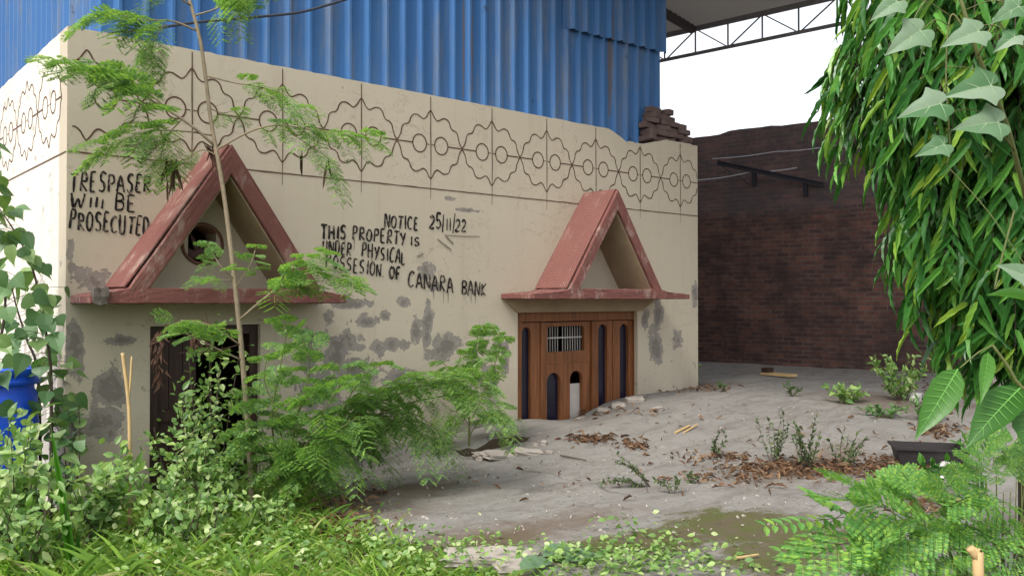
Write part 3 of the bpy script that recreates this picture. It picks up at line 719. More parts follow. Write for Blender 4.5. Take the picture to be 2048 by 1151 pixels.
# ================================================================ brick wall on the right, things on it
wang = math.atan2(WD[1], WD[0])
mb = MB(); q = []; sx = np.arange(-7, 16, .2)
for a, b in zip(sx[:-1], sx[1:]):
    f = lambda s: 4.57 + .015*noise.noise(Vector((s*2, 0, 0))) + (.035 if int(s*2.2) % 5 == 0 else 0) 
    q.append([(a, -.3), (b, -.3), (b, f(b)), (a, f(a))])
quads_extrude(mb, q, 0, -.23)
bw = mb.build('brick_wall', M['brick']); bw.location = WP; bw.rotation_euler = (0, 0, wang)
for p in bw.data.polygons: pass
tag(bw, 'tall dark weathered brick wall closing the yard on the right', 'brick wall')
def wallpt(px, py, off):
    d = (px - 1024)/FPX; dr = np.array((FX + d*FY, FY - d*FX, (HOR - py)/FPX)); o_ = np.array((CAMX, CAMY, CAMZ))
    t = ((WP + WN*off - o_) @ WN)/(dr @ WN); return o_ + dr*t
beam = thing('steel_beam', 'dark rusted steel angle jutting at a slant in front of the brick wall', 'steel beam', wallpt(1540, 345, .1))
a, b = wallpt(1436, 322, .75), wallpt(1648, 366, .08)
mb = MB(); mb.bar(a, b, .10, .022); mb.bar(a + (0,0,-.035), b + (0,0,-.035), .02, .07); mb.build('angle_bar', M['iron'], beam)
for px, py in ((1509, 352), (1612, 372)):
    p = wallpt(px, py, .45 if px < 1550 else .14); mb = MB(); mb.obox(p + np.array((0,0,-.05)), WD, WN, (0,0,1), .035, .03, .13); mb.build('bracket', M['iron'], beam)
    
for (pts, nm, lb, r) in (([(1425,317,.7),(1550,303,.3),(1675,290,.03)], 'wire', 'pale wire stretched above the steel beam along the brick wall', .008),
        ([(1397,360,.95),(1500,344,.5),(1595,335,.12)], 'wire', 'pale wire running from the building corner to the steel beam', .009),
        ([(1400,322,1.0),(1440,328,.7),(1490,360,.3),(1500,368,.03)], 'cable', 'dark slack cable sagging from the beam end to the brick wall', .008)):
    P = [wallpt(*p) for p in pts]; fine = []
    for p_, q_ in zip(P[:-1], P[1:]):
        for i in range(5): fine.append(p_ + (q_-p_)*i/5 - np.array((0,0,.02))*math.sin(math.pi*i/5))
    mb = MB(); mb.tube(fine + [P[-1]], r, 6); tag(mb.build(nm, M['palewire' if nm == 'wire' else 'wire']), lb, nm)
# cable across the blue sheet
P = []
for a_, b_ in ((205, 66), (300, 56), (390, 43), (500, 33), (590, 24), (640, 12), (700, -6), (800, -34)):
    q = fac(a_, b_, .12); P.append(np.array((q[0], .12, q[1])))
mb = MB(); mb.tube(spline(P, 5), .012, 6); tag(mb.build('cable', M['wire'], None, True), 'thin dark cable strung across the blue sheet above the parapet', 'cable')

# loose bricks heaped on the broken parapet corner (each its own object)
rb = random.Random(5); bmb = MB(); bmb.box((-.115, -.055, -.037), (.115, .055, .037)); proto = None; cnt = 0
rows = [(6.70, 7.70, 5), (6.72, 7.66, 5), (6.74, 7.62, 4), (6.80, 7.56, 4), (6.86, 7.44, 3), (6.90, 7.36, 2)]
where = ['in the lowest course', 'in the second course', 'in the third course', 'in the fourth course', 'just under the top', 'on the very top']
for r, (xa, xe, nb) in enumerate(rows):
    for i in range(nb):
        x = xa + (xe-xa)*(i+.5)/nb; z = TOP - .02 + .037 + .079*r
        if proto is None:
            proto = bmb.build('loose_brick', M['loose']); o = proto
            bvm = proto.modifiers.new('worn', 'BEVEL'); bvm.width = .012; bvm.segments = 2
        else: o = proto.copy(); COL.objects.link(o)
        o.location = (x + rb.uniform(-.02, .02), .11 + rb.uniform(-.03, .05) + .02*r, z); o.rotation_euler = (rb.uniform(-.06, .06), rb.uniform(-.10, .10), rb.choice((0, 0, 1.5)) + rb.uniform(-.25, .25))
        o.scale = (rb.uniform(.9, 1.08),)*3
        tag(o, 'loose brick %s of the parapet heap, %s from the left' % (where[r], ['first','second','third','fourth','fifth'][i]), 'brick', 'loose bricks heaped on the parapet corner')
# ================================================================ leaf shapes
def tpl(rows, fold=.25, curl=0., wave=0.):
    """leaf from rows (u along, half width): two halves folded at the midrib"""
    V = []; F = []
    for i, (u, w) in enumerate(rows):
        zc = -curl*u*u; wv = wave*(1 if i % 2 else -1)
        V += [(u, w*.5, zc + fold*w*.5*.35 + wv), (u, 0, zc), (u, -w*.5, zc + fold*w*.5*.35 - wv*.6)]
    for i in range(len(rows)-1):
        a, b = 3*i, 3*i+3; F += [(a, a+1, b+1, b), (a+1, a+2, b+2, b+1)]
    return np.array(V), F
LFT = (np.array([(0,0,0),(.45,.5,.03),(1,0,0),(.45,-.5,.03)], float), [(0,1,2,3)])
OVATE = tpl([(0,.02),(.12,.55),(.32,.98),(.55,.92),(.78,.5),(.92,.16),(1,.0)], .3, .18)
HEART = tpl([(0,.05),(.03,.6),(.16,1.0),(.36,1.0),(.58,.66),(.75,.28),(.86,.09),(1,.0)], .3, .22)
LANCE = tpl([(0,.03),(.08,.6),(.2,.95),(.34,.85),(.48,1.0),(.62,.8),(.76,.72),(.9,.3),(1,.0)], .5, .25, .014)
SMALL = tpl([(0,.05),(.3,.95),(.65,.8),(1,0)], .4, .1)
DRYL = tpl([(0,.05),(.25,.9),(.6,.8),(1,.05)], 1.2, .3, .05)
BLADE = tpl([(0,.8),(.25,1.),(.5,.85),(.75,.55),(1,.0)], .5, .42)
LOBED = [(.04,.0),(-.13,.10),(-.15,.27),(-.05,.40),(.08,.47),(.17,.60),(.27,.46),(.38,.33),(.58,.26),(.80,.12),(1,0)]
def _spl(P, k=4):
    P = [np.array(p, float) for p in P]; P = [P[0]] + P + [P[-1]]; out = []
    for i in range(1, len(P)-2):
        for j in range(k):
            u = j/k; a, b, c, d = P[i-1], P[i], P[i+1], P[i+2]
            out.append(.5*((2*b) + (c-a)*u + (2*a-5*b+4*c-d)*u*u + (3*b-a-3*c+d)*u**3))
    return out + [P[-2]]
_hf = _spl(LOBED, 3); _V = []; _F = []; _m = len(_hf)
for sg in (1, -1):
    b0 = len(_V)
    for (u, w) in _hf:
        mid = np.array((max(.06, min(u, .9)), 0.))
        for f in (0., .35, .7, 1.):
            p = mid + (np.array((u, w)) - mid)*f; q = p[1]
            _V.append((p[0], sg*q, .30*q - .5*q*q - .22*p[0]*p[0] + .05*math.sin(9*p[0])*q))
    for i in range(_m-1):
        for k in range(3):
            a = b0 + i*4 + k; _F.append((a, a+1, a+5, a+4) if sg > 0 else (a, a+4, a+5, a+1))
VINE = (np.array(_V), _F)
_vv = []; _vf = []
def _z(u, w): return .30*w - .5*w*w - .22*u*u + .05*math.sin(9*u)*w + .006
for (u1, w1) in ((.98, 0), (.16, .52), (.16, -.52), (-.08, .26), (-.08, -.26), (.52, .2), (.52, -.2)):
    u0 = .06 if abs(w1) != .2 else .3; dd = np.array((u1-u0, w1)); L_ = np.linalg.norm(dd); nn = np.array((-dd[1], dd[0]))/L_; b0 = len(_vv)
    for i in range(5):
        f = i/4; p = np.array((u0, 0)) + dd*f; hw = .011*(1-.8*f)
        for s_ in (1, -1): q = p + nn*hw*s_; _vv.append((q[0], q[1], _z(q[0], abs(q[1]))))
    for i in range(4): a = b0 + 2*i; _vf.append((a, a+2, a+3, a+1))
VEIN = (np.array(_vv), _vf)
def nrm(v): v = np.asarray(v, float); return v/(np.linalg.norm(v) + 1e-9)
def rnd(s=1.): return RNG.normal(0, s, 3)

def bip(mb, base, d, up, L, npin=7, nl=11, droop=.35, ll=.085, pl=.42, wr=.46):
    """one twice feathered leaf"""
    d = nrm(d); up = nrm(up - d*(np.dot(up, d))); side = np.cross(up, d)
    pos, ex, nr, Ls, Ws = [], [], [], [], []
    def rib(a, b, w):
        pos.append(a); ex.append(b-a); nr.append(up); Ls.append(np.linalg.norm(b-a)); Ws.append(w)
    S = lambda s: base + d*L*s + np.array((0,0,-1.))*droop*L*s*s
    rib(S(0), S(.5), .0035*L*4); rib(S(.5), S(1.), .0025*L*4)
    for i in range(npin):
        s = .22 + .78*(i+.5)/npin; p = S(s); dd = nrm(S(min(1, s+.05)) - S(s-.05)); plen = L*pl*(1 - .55*((s-.5)/.5)**2*(1 if s > .5 else .5))
        for sg in (-1, 1):
            pd = nrm(dd*.62 + side*sg + up*.08 + rnd(.07)); e = p + pd*plen - np.array((0,0,.22*plen*droop*2))
            rib(p, e, .0022*L*3); pd = nrm(e-p); pw = nrm(np.cross(up, pd))
            for j in range(nl):
                u = .08 + .92*(j+.5)/nl; q = p + (e-p)*u; l2 = L*ll*(1 - .45*abs(u-.45))
                for k in (-1, 1):
                    pos.append(q); ex.append(pd*.45 + pw*k + rnd(.06)); nr.append(up + rnd(.22)); Ls.append(l2); Ws.append(l2*wr)
    mb.place(LFT, pos, ex, nr, np.array(Ls), np.array(Ws))
def along(pts, n, a=.2, b=1.):
    P = spline(pts, 6); P = np.array(P); c = np.concatenate([[0], np.cumsum(np.linalg.norm(np.diff(P, axis=0), axis=1))]); c /= c[-1]
    for i in range(n):
        s = a + (b-a)*(i+RNG.random())/n; k = min(len(c)-2, max(0, np.searchsorted(c, s)-1))
        f = (s-c[k])/(c[k+1]-c[k]+1e-9); yield P[k] + (P[k+1]-P[k])*f, nrm(P[k+1]-P[k]), i
def twig(smb, pts, r0, r1, n=6):
    P = spline(pts, 5); smb.tube(P, np.linspace(r0, r1, len(P)), n)
def feathered(smb, lmb, pts, r0, nleaf, L, droop=.35, a=.25, npin=6, nl=9, drop_dir=0., ll=.09):
    twig(smb, pts, r0, .0025)
    for p, d, i in along(pts, int(nleaf*1.7), a):
        side = nrm(np.cross(d, (0,0,1)) + 1e-3); sg = 1 if i % 2 else -1
        dd = d*.55 + side*sg*RNG.uniform(.5, 1.) + np.array((0, 0, RNG.uniform(-.1, .45) - drop_dir)) + rnd(.12)
        bip(lmb, p, dd, np.array((0,0,1.)) + rnd(.25), L*1.12*RNG.uniform(.7, 1.2), npin, nl, droop*RNG.uniform(.6, 1.5), ll*1.2)
def px(lst, t): return [at(p[0], p[1], t + (p[2] if len(p) > 2 else 0)) for p in lst]

# ================================================================ the slender feathery sapling in front of the facade
T = 6.05
base, _ = gnd(503, 1000)
sap = thing('sapling_tree', 'tall slender sapling with feathery foliage in front of the left gable', 'tree', at(503, 1000, T))
smb, lmb = MB(), MB()
tr = px([(505,1010),(502,930),(497,850),(489,760),(480,660),(470,570),(458,470),(447,390),(436,325),(420,240),(410,160),(398,80),(378,5),(355,-70),(330,-160)], T)
tr = [(p[0]*.4 + spx[0]*.6, p[1]*.4 + spx[1]*.6, p[2]) for p, spx in zip(tr, tr)]
P = spline(tr, 4); smb.tube(P, np.linspace(.021, .010, len(P))*np.array([1+.08*noise.noise(Vector((0, i*.6, 0))) for i in range(len(P))]), 9)
BR = [([(428,290),(380,250,-.1),(310,205,-.2),(230,160,-.3),(130,125,-.4)], .012, 12, .28, .5),
      ([(424,270),(370,262,-.1),(300,262,-.2),(230,285,-.2)], .008, 10, .24, .55),
      ([(330,215,-.2),(270,165,-.25),(200,130,-.3)], .006, 5, .25, .45),
      ([(360,240,-.1),(330,275,0),(320,320,0)], .006, 7, .20, .7),
      ([(430,300),(500,262,.0),(560,250,.05),(640,262,.1),(740,275,.2)], .008, 13, .21, .5),
      ([(560,252,.05),(610,285,0),(655,315,0),(672,345,0)], .004, 6, .17, .9),
      ([(408,150),(470,165,0),(550,180,0),(610,215,0)], .007, 11, .19, .55),
      ([(392,60),(340,40,-.1),(280,38,-.2),(215,20,-.2)], .008, 11, .24, .6), ([(385,30),(440,10,.1),(500,-40,.1)], .007, 11, .24, .6),
      ([(380,10),(320,-30,-.2),(260,-60,-.2)], .007, 7, .26, .5), ([(330,45,-.1),(310,70,-.1),(300,100,-.1)], .004, 7, .18, .9),
      ([(415,215),(445,225,.1),(480,215,.1)], .004, 4, .13, .5),([(433,310),(400,300,0),(360,330,0)], .005, 3, .16, .7),
      ([(470,560),(440,530,-.1),(415,490,-.1)], .006, 5, .16, .4), ([(472,575),(500,530,-.1),(510,500,-.1)], .005, 5, .15, .4), ([(466,560),(430,560,-.1),(400,555,-.1)], .005, 4, .15, .4),
      ([(478,640),(550,580,-.1),(620,545,-.15),(700,560,-.2)], .010, 13, .24, .45), ([(560,575,-.1),(590,530,-.15),(640,510,-.2)], .006, 6, .20, .4),
      ([(482,690),(420,650,-.2),(360,640,-.3)], .008, 6, .20, .4), ([(485,720),(420,690,-.2),(370,665,-.3)], .007, 5, .2, .4)]
for pts, r, nl_, L, dr in BR: feathered(smb, lmb, px(pts, T), r, nl_, L, dr, .3)
smb.build('trunk', M['bark'], sap, True); lmb.build('crown', M['feather'], sap)
mb = MB(); pos, ex, nr = [], [], []
for (a, b, n_) in ((332,318,7),(345,330,6),(338,350,4),(414,288,5),(425,300,4),(600,300,3),(655,320,4)):
    for k in range(n_):
        pos.append(at(a + RNG.normal(0, 5), b + RNG.normal(0, 5), T + .02)); ex.append((RNG.normal(.1, .25), RNG.normal(0, .25), -1)); nr.append((RNG.normal(), -1, 0))
mb.place(tpl([(0,.1),(.2,.8),(.5,1),(.8,.8),(1,0)], .1, .1), pos, ex, nr, RNG.uniform(.12, .22, len(pos)), .018)
mb.build('seed_pods', M['withered'], sap)

# ---------------------------------------------------------------- other feathery shrubs
def feather_shrub(label, base, branches, t, mat, L, ll=.09, npin=6, nl=9, name='feathery_shrub', group='feathery shrubs in front of the facade', cat='shrub', stem='greenstem', r=.009):
    b = thing(name, label, cat, base, group); smb, lmb = MB(), MB()
    for pts, n_, dr in branches:
        P = [np.array(base, float)] + px(pts, t) if pts[0] != 'raw' else pts[1:]
        feathered(smb, lmb, P, r, n_, L, dr, .35, npin, nl, 0., ll)
    smb.build('stems', M[stem], b, True); lmb.build('foliage', M[mat], b); return b
g, t_ = gnd(575, 985)
feather_shrub('dense feathery shrub with yellow-green tips right beside the sapling trunk', g, [
    ([(545,850),(560,740),(580,640)], 11, .4), ([(590,850),(620,740),(600,660)], 10, .4), ([(560,850),(530,760),(540,690)], 7, .4), ([(610,880),(670,790),(690,740)], 9, .45),
    ([(540,900),(520,840),(500,800)], 10, .5), ([(620,900),(690,850),(720,830)], 12, .6), ([(580,900),(600,820),(640,760)], 11, .5), ([(630,930),(680,900),(710,930)], 9, .6), ([(560,930),(530,900),(490,890)], 9, .5),([(590,930),(620,880),(660,860)], 9, .6)], 6.0, 'feather', .24)
g, t_ = gnd(655, 955)
feather_shrub('low feathery shrub sprawling over the concrete with drooping sprays', g, [
    ([(690,830),(770,770),(850,745)], 13, .5), ([(700,840),(790,790),(880,760),(950,735)], 14, .5), ([(690,850),(760,830),(820,840)], 10, .9), ([(700,860),(800,820),(870,850)], 10, 1.0),
    ([(680,840),(720,760),(760,730)], 10, .5), ([(690,880),(760,860),(775,880)], 7, 1.0), ([(710,860),(800,850),(875,880)], 9, .8), ([(700,830),(800,770),(930,760),(985,770)], 11, .6), ([(720,830),(820,780),(900,740)], 9, .5), ([(720,850),(840,800),(960,790),(1010,830)], 13, .8), ([(720,870),(820,840),(900,870)], 9, 1.0)], 6.7, 'feather', .22)
g, t_ = gnd(938, 897)
feather_shrub('upright feathery seedling growing out of the crack in the concrete', g, [
    ([(940,830),(945,740),(960,650)], 15, .5), ([(940,850),(970,780),(1000,690),(985,650)], 12, .5), ([(938,840),(910,760),(925,700)], 8, .6), ([(945,860),(985,820),(1015,830)], 7, .6), ([(938,850),(905,820),(890,860)], 6, .9), ([(935,800),(900,740),(880,720)], 8, .6)], t_, 'feather', .22, r=.007)

# ---------------------------------------------------------------- leafy shrubs on the left
def leafy(label, c, rad, base, mat, n, L, tplx=OVATE, name='leafy_shrub', group='leafy shrubs growing wild on the left', cat='shrub', stem='darkstem', nst=7, up=.6, wfac=.62):
    b = thing(name, label, cat, base, group); smb, lmb = MB(), MB(); c = np.array(c); rad = np.array(rad)
    pos, ex, nr = [], [], []; per = max(3, n//nst)
    for k in range(nst):
        e = c + rad*nrm(rnd())*RNG.uniform(.55, 1.0); e[2] = max(e[2], base[2] + .06)
        m = (np.array(base)+e)/2 + rnd(.04) + np.array((0,0,.05)); b0 = np.array(base) + np.array((RNG.normal(0, rad[0]*.25), RNG.normal(0, rad[1]*.25), 0))
        pts = [b0, m, e]; twig(smb, pts, .006, .002, 5)
        for p, d, i in along(pts, per, .25):
            q = p + rnd(1)*rad*.16; pos.append(q); ex.append(d*.3 + rnd(.6) + np.array((0,0,-.15))); nr.append(np.array((0,0,up)) + np.array((-.25,-.25,0)) + rnd(.35))
    lmb.place(tplx, pos, ex, nr, L*RNG.uniform(.4, 1.0, len(pos))*RNG.choice([.8, 1.1, 1.6], len(pos)), L*wfac*RNG.uniform(.7, 1.1, len(pos)))
    smb.build('stems', M[stem], b, True); lmb.build('foliage', M[mat], b); return b
def lshrub(label, x, y, rx, ry, t, n, L, mat='scrub', **k):
    c = at(x, y, t); rr = rx*t/FPX; b = np.array((c[0], c[1], h(c[0], c[1]) - .08))
    if y - HOR > 40: pass
    return leafy(label, c, (rr, rr*.8, ry*t/FPX), b, mat, n, L*1.2, **k)
lshrub('broad-leaved shrub in front of the blue drum', 50, 915, 90, 85, 5.25, 420, .066)
lshrub('pale leafy shrub between the drum and the straw stick', 190, 915, 100, 85, 5.5, 480, .060)
lshrub('rounded leafy shrub at the foot of the straw stick', 310, 955, 110, 80, 5.4, 430, .058)
lshrub('pale shrub rising in front of the drum side', 28, 885, 75, 70, 5.5, 420, .066)
lshrub('low spreading shrub bordering the grass below the drum', 90, 990, 100, 45, 5.0, 260, .055)
lshrub('dark leafy shrub standing before the dim left opening', 375, 830, 95, 90, 6.15, 560, .050, 'scrub')
lshrub('leafy shrub climbing across the top of the dim left opening', 430, 700, 80, 85, 6.35, 330, .050)
lshrub('dark leafy shrub at the foot of the sapling trunk', 430, 900, 85, 75, 5.9, 430, .05)
lshrub('small bushy plant below the sapling where grass begins', 545, 985, 80, 45, 5.75, 300, .045)
lshrub('low leafy shrub in the grass at the middle of the left half', 400, 1005, 80, 38, 5.3, 220, .05)
lshrub('round-leaved plant beside the blue drum near the building corner', 130, 800, 45, 45, 6.0, 60, .10, 'ovate', tplx=HEART, nst=5, wfac=.85)
# heart-leaved saplings at the far left
def heartplant(label, pts, t, n, L):
    P = px(pts, t); P[0] = np.array((P[0][0], P[0][1], h(P[0][0], P[0][1]) - .08))
    n = int(n*1.5); L *= 1.2; b = thing('heart_leaved_sapling', label, 'sapling', P[0], 'heart-leaved saplings by the side wall'); smb, lmb = MB(), MB()
    twig(smb, P, .013, .004, 7); pos, ex, nr = [], [], []
    for p, d, i in along(P, n, .3, 1.0):
        sd = nrm(rnd() * (1,1,.2)); q = p + sd*RNG.uniform(.05, .17) + np.array((0,0,RNG.uniform(.0, .06)))
        smb.tube([p, (p+q)/2 + (0,0,.015), q], .0018, 4); pos.append(q); ex.append(sd*.7 + np.array((0,0,-.6)) + rnd(.3)); nr.append(np.array((-.3,-.5,.7)) + rnd(.35))
    lmb.place(HEART, pos, ex, nr, L*RNG.uniform(.6, 1.25, len(pos)), L*.75*RNG.uniform(.75, 1.1, len(pos)))
    smb.build('stem', M['darkstem'], b, True); lmb.build('leaves', M['ovate'], b)
heartplant('heart-leaved sapling with a dark leaning stem beside the building corner', [(105,900),(104,780),(98,700),(80,600),(62,530),(30,465),(-15,400)], 6.0, 40, .125)
heartplant('shorter heart-leaved sapling rising behind the blue drum', [(85,900),(78,760),(55,680),(35,620),(20,560)], 6.3, 30, .12)
heartplant('heart-leaved sapling at the very left edge, leaves by the drum lid', [(-40,900),(-15,760),(5,660),(10,590),(-10,520),(-25,300)], 5.7, 34, .13)

# ================================================================ big trees and plants on the right
# long-leaved mast tree
tb = at(2075, 900, 3.35); tb[2] = h(tb[0], tb[1]) - .08
mast = thing('weeping_tree', 'weeping tree with long wavy drooping leaves filling the right side', 'tree', tb)
smb, lmb = MB(), MB()
vmb = MB(); top = np.array((tb[0]+.05, tb[1]+.05, 5.6)); smb.tube([tb, (tb + top)/2 + (.03,0,0), top], [.075, .06, .025], 10)
bound = [(-500,1700),(0,1690),(100,1665),(190,1650),(260,1715),(330,1775),(420,1790),(520,1805),(590,1850),(650,1910),(700,1945),(750,1985),(790,2060)]
axis0 = 2075.0
pos, ex, nr, Ls = [], [], [], []
for k in range(1250):
    py = RNG.uniform(-480, 660) if k > 350 else RNG.uniform(-60, 610)
    lim = np.interp(py + 60, [b[0] for b in bound], [b[1] for b in bound]); rad = max(.10, (axis0 - lim)/FPX*3.35)
    zc = CAMZ + 3.35*(HOR - py)/FPX; ang = RNG.uniform(0, 2*math.pi); rr = rad*(RNG.random()**.42)*1.04
    if k % 3: ang = math.atan2(-FY, -FX) + RNG.uniform(-2.0, .9)          # fuller on the lit side
    ax_ = tb[:2]; start = np.array((ax_[0] + rr*.55*math.cos(ang), ax_[1] + rr*.55*math.sin(ang), zc + RNG.uniform(.05, .25)))
    out = np.array((math.cos(ang), math.sin(ang), 0)); ln = RNG.uniform(.28, .5)
    e = start + out*rr*.42 + np.array((0,0,-ln)); m = (start+e)/2 + out*.06 + np.array((0,0,.06))
    if rr > .12: smb.tube([np.array((ax_[0], ax_[1], start[2]+.25)), (np.array((ax_[0], ax_[1], start[2]+.25)) + start)/2 + (0,0,.05), start], [.008, .006, .004], 4)
    twig(smb, [start, m, e], .0035, .0015, 4)
    for p, d, i in along([start, m, e], 10, .1, 1.):
        sg = 1 if i % 2 else -1; sd = np.cross(d, out)*sg
        pos.append(p); ex.append(d*.4 + sd*.55 + out*.38 + np.array((0,0,-.62)) + rnd(.2)); nr.append(out*.8 + np.array((-.2,-.35,.4)) + rnd(.35)); Ls.append(RNG.uniform(.075, .18))
Ls = np.array(Ls); lmb.place(LANCE, pos, ex, nr, Ls, Ls*RNG.uniform(.12, .19, len(Ls)))
smb.build('trunk', M['darkstem'], mast, True); lmb.build('crown', M['mast'], mast)
# climbing vine with broad pale lobed leaves
vb = at(2090, 850, 2.75); vb[2] = h(vb[0], vb[1]) - .08
vine = thing('climbing_vine', 'climbing vine with broad pale lobed leaves hanging before the weeping tree', 'vine', vb)
smb, lmb = MB(), MB()
twig(smb, [vb] + px([(2070,600,-.2),(2030,300,-.4),(1960,110,-.5),(1900,-60,-.5),(1800,-160,-.4)], 2.75), .008, .004)
twig(smb, px([(1935,60),(1905,30),(1895,150),(1902,290),(1895,330)], 2.2), .003, .0016); twig(smb, px([(1960,110),(1995,40),(2020,70),(2060,100)], 2.2), .003, .002)
twig(smb, px([(1900,-60),(1840,20),(1828,60)], 2.2), .0025, .0015)
twig(smb, px([(2030,300,.1),(1990,240),(1985,215)], 2.2), .003, .0016); twig(smb, px([(2030,420,.1),(1990,570),(2000,560)], 2.3), .003, .0016)
stem_pts = spline(px([(2070,600,-.2),(2030,300,-.4),(1960,110,-.5),(1900,-60,-.5),(1800,-160,-.4)], 2.75), 14) + spline(px([(1935,60),(1905,30),(1895,150),(1902,290),(1895,330)], 2.2), 8)
for (a, b, s, ang, k) in ((1848,58,105,215,.9),(1990,170,120,190,.5),(1888,206,110,195,.9),(2003,244,112,185,.6),(1893,288,76,200,.9),(1965,60,100,200,.3),(2036,70,66,215,.8),(1800,0,80,215,.9),(2070,560,95,150,.3),(2045,10,80,210,.3)):
    R_ = np.array((FY, -FX, 0)); U_ = np.array((0,0,1.)); B_ = -np.array((FX, FY, 0)); an = R(ang)
    d = R_*math.cos(an) + U_*math.sin(an)*.85 + B_*.12
    nv = B_*.9 + U_*.32 + R_*RNG.uniform(-.45, .05)
    for mb_, tp_ in ((lmb, VINE), (vmb, VEIN)): mb_.place(tp_, [at(a, b, 2.15)], [d], [nv], s*.84*2.15/FPX, s*2.15/FPX*.68)
    p_ = at(a, b, 2.15); c_ = min(stem_pts, key=lambda s_: np.linalg.norm(s_ - p_ - np.array((0,0,.05)))); twig(smb, [p_, (p_ + c_)/2 + np.array((0,0,.02)), c_], .0013, .0018, 4)
smb.build('stems', M['greenstem'], vine, True); vl = lmb.build('leaves', M['vine'], vine, True); vmb.build('veins', simple('leaf_vein', (.25, .35, .20), .6, .2, 10), vl)
# broad-leaved plant with two large leaves
pb = at(2120, 1000, 2.45); pb[2] = h(pb[0], pb[1]) - .08
bl = thing('broad_leaved_plant', 'plant with two very large smooth green leaves beside the feathery foreground shrub', 'plant', pb)
smb, lmb = MB(), MB(); BIG = tpl([(u, w*(1+.05*math.sin(37*u))) for u, w in ((0,.02),(.04,.22),(.10,.5),(.18,.76),(.27,.93),(.36,1.),(.46,1.),(.56,.92),(.66,.78),(.75,.6),(.83,.4),(.9,.2),(.95,.09),(1,0))], .45, .22, .006)
_v = []; _f = []
def bz(u, w): return -.22*u*u + .1575*abs(w) + .013      # rides just above the blade
for i in range(9):
    for sg in (1, -1):
        u0 = .08 + i*.09; w1 = .46*np.interp(u0 + .12, [0,.1,.2,.36,.46,.56,.66,.75,.83,.9,1], [.02,.5,.8,1,1,.92,.78,.6,.4,.2,0]); b0 = len(_v)
        for (u, w, hw) in ((u0, 0, .006), (u0 + .07, w1*.55, .004), (u0 + .12, w1, .001)):
            _v += [(u + hw, sg*w, bz(u, w)), (u - hw, sg*w, bz(u, w))]
        _f += [(b0, b0+1, b0+3, b0+2), (b0+2, b0+3, b0+5, b0+4)]
b0 = len(_v)
for j in range(11): u = j/10; _v += [(u, .022*(1-.8*u), bz(u, 0)), (u, -.022*(1-.8*u), bz(u, 0))]
_f += [(b0+2*j, b0+2*j+1, b0+2*j+3, b0+2*j+2) for j in range(10)]
BIGVEIN = (np.array(_v), _f); vb2 = MB()
twig(smb, [pb] + px([(2085,900),(2030,760),(1985,690)], 2.45), .009, .004); twig(smb, [pb + np.array((0,0,.3))] + px([(2095,860),(2085,800),(2050,770)], 2.45), .007, .004)
twig(smb, px([(1985,690),(1955,705),(1918,736)], 2.45), .003, .002)
for (a, b, a2, b2, w, nv) in ((1914,738,1842,860,.085,(-.62,-.45,.30)),(2040,775,1940,868,.10,(-.1,-.45,.9)),(2090,620,2000,560,.07,(0,-.5,.7)),(2050,800,2070,900,.10,(-.5,-.3,.6)),(1975,705,1968,790,.04,(-.8,-.5,.2))):
    p, q = at(a, b, 2.45), at(a2, b2, 2.33); lmb.place(BIG, [p], [q-p], [nv], np.linalg.norm(q-p), w); vb2.place(BIGVEIN, [p], [q-p], [nv], np.linalg.norm(q-p), w)
smb.build('stems', M['greenstem'], bl, True); bl_ = lmb.build('leaves', M['bigleaf'], bl, True); vb2.build('leaf_ribs', simple('pale_leaf_rib', (.12, .30, .06), .5, .2, 10), bl_)
# bright feathery shrubs close to the camera
def front_shrub(label, base, leaves, t, mat, L, npin, nl, ll):
    b = np.array(base); b[2] = h(b[0], b[1]) - .08
    th = thing('feathery_shrub', label, 'shrub', b, 'bright feathery shrubs close by on the right'); smb, lmb = MB(), MB()
    for (a, c, a2, c2, dt) in leaves:
        p, q = at(a, c, t), at(a2, c2, t + dt)
        m = (b + p)/2 + np.array((0,0,.12)) + rnd(.02); twig(smb, [b, m, p], .0035, .0016, 5)
        v = q - p; bip(lmb, p, v + np.array((0,0,.1)), np.array((-.12,-.3,.9)) + rnd(.28), np.linalg.norm(v)*RNG.uniform(.95, 1.15), npin, nl, RNG.uniform(.1, .35), ll, .46, .46)
    smb.build('stems', M['greenstem'], th, True); lmb.build('foliage', M[mat], th)
LV = [(1780,1010,1640,960,0),(1850,1060,1690,1010,0),(1860,1010,1720,1150,-.05),(1800,1060,1600,1150,-.05),(1900,1000,1760,960,.05),(1930,1040,1800,1130,0),(1890,1090,1760,1170,-.05),(1960,1060,1850,1010,.05),(1990,1010,1880,960,.05),
      (2000,1080,1880,1150,0),(2030,1010,1940,1090,0),(2040,960,1930,1000,.05),(2060,1050,1960,1130,-.05),(1940,1120,1830,1060,0),(2010,1130,1900,1080,0),(2050,1000,2060,900,.1),(2070,1100,1980,1170,-.1),(1850,1120,1700,1090,0),(1960,1150,1860,1190,0),(1870,990,1770,1010,.1),(1990,950,1900,930,.1)]
rl = random.Random(21)
for k_ in range(22):
    a_, c_ = rl.uniform(1770, 2070), rl.uniform(930, 1190); an_ = rl.uniform(110, 235); ln_ = rl.uniform(75, 150)
    if a_ < 1930: c_ = max(c_, 1015)
    LV.append((a_, c_, a_ + ln_*math.cos(R(an_)), c_ - ln_*.6*math.sin(R(an_)), rl.uniform(-.1, .1)))
front_shrub('bright green feathery shrub filling the lower right corner', at(1990, 1300, 2.55), LV, 2.5, 'feather_bright', .3, 7, 16, .078)
LV2 = [(1950,930,1915,870,0),(1950,930,1990,860,0),(1960,940,2040,880,.05),(1970,960,1930,900,0),(1990,960,2030,930,0),(1900,990,1820,985,0),(1950,970,1905,925,.05),(2030,960,1990,880,.05),(2050,930,2080,850,0),(1900,980,1850,970,0)]
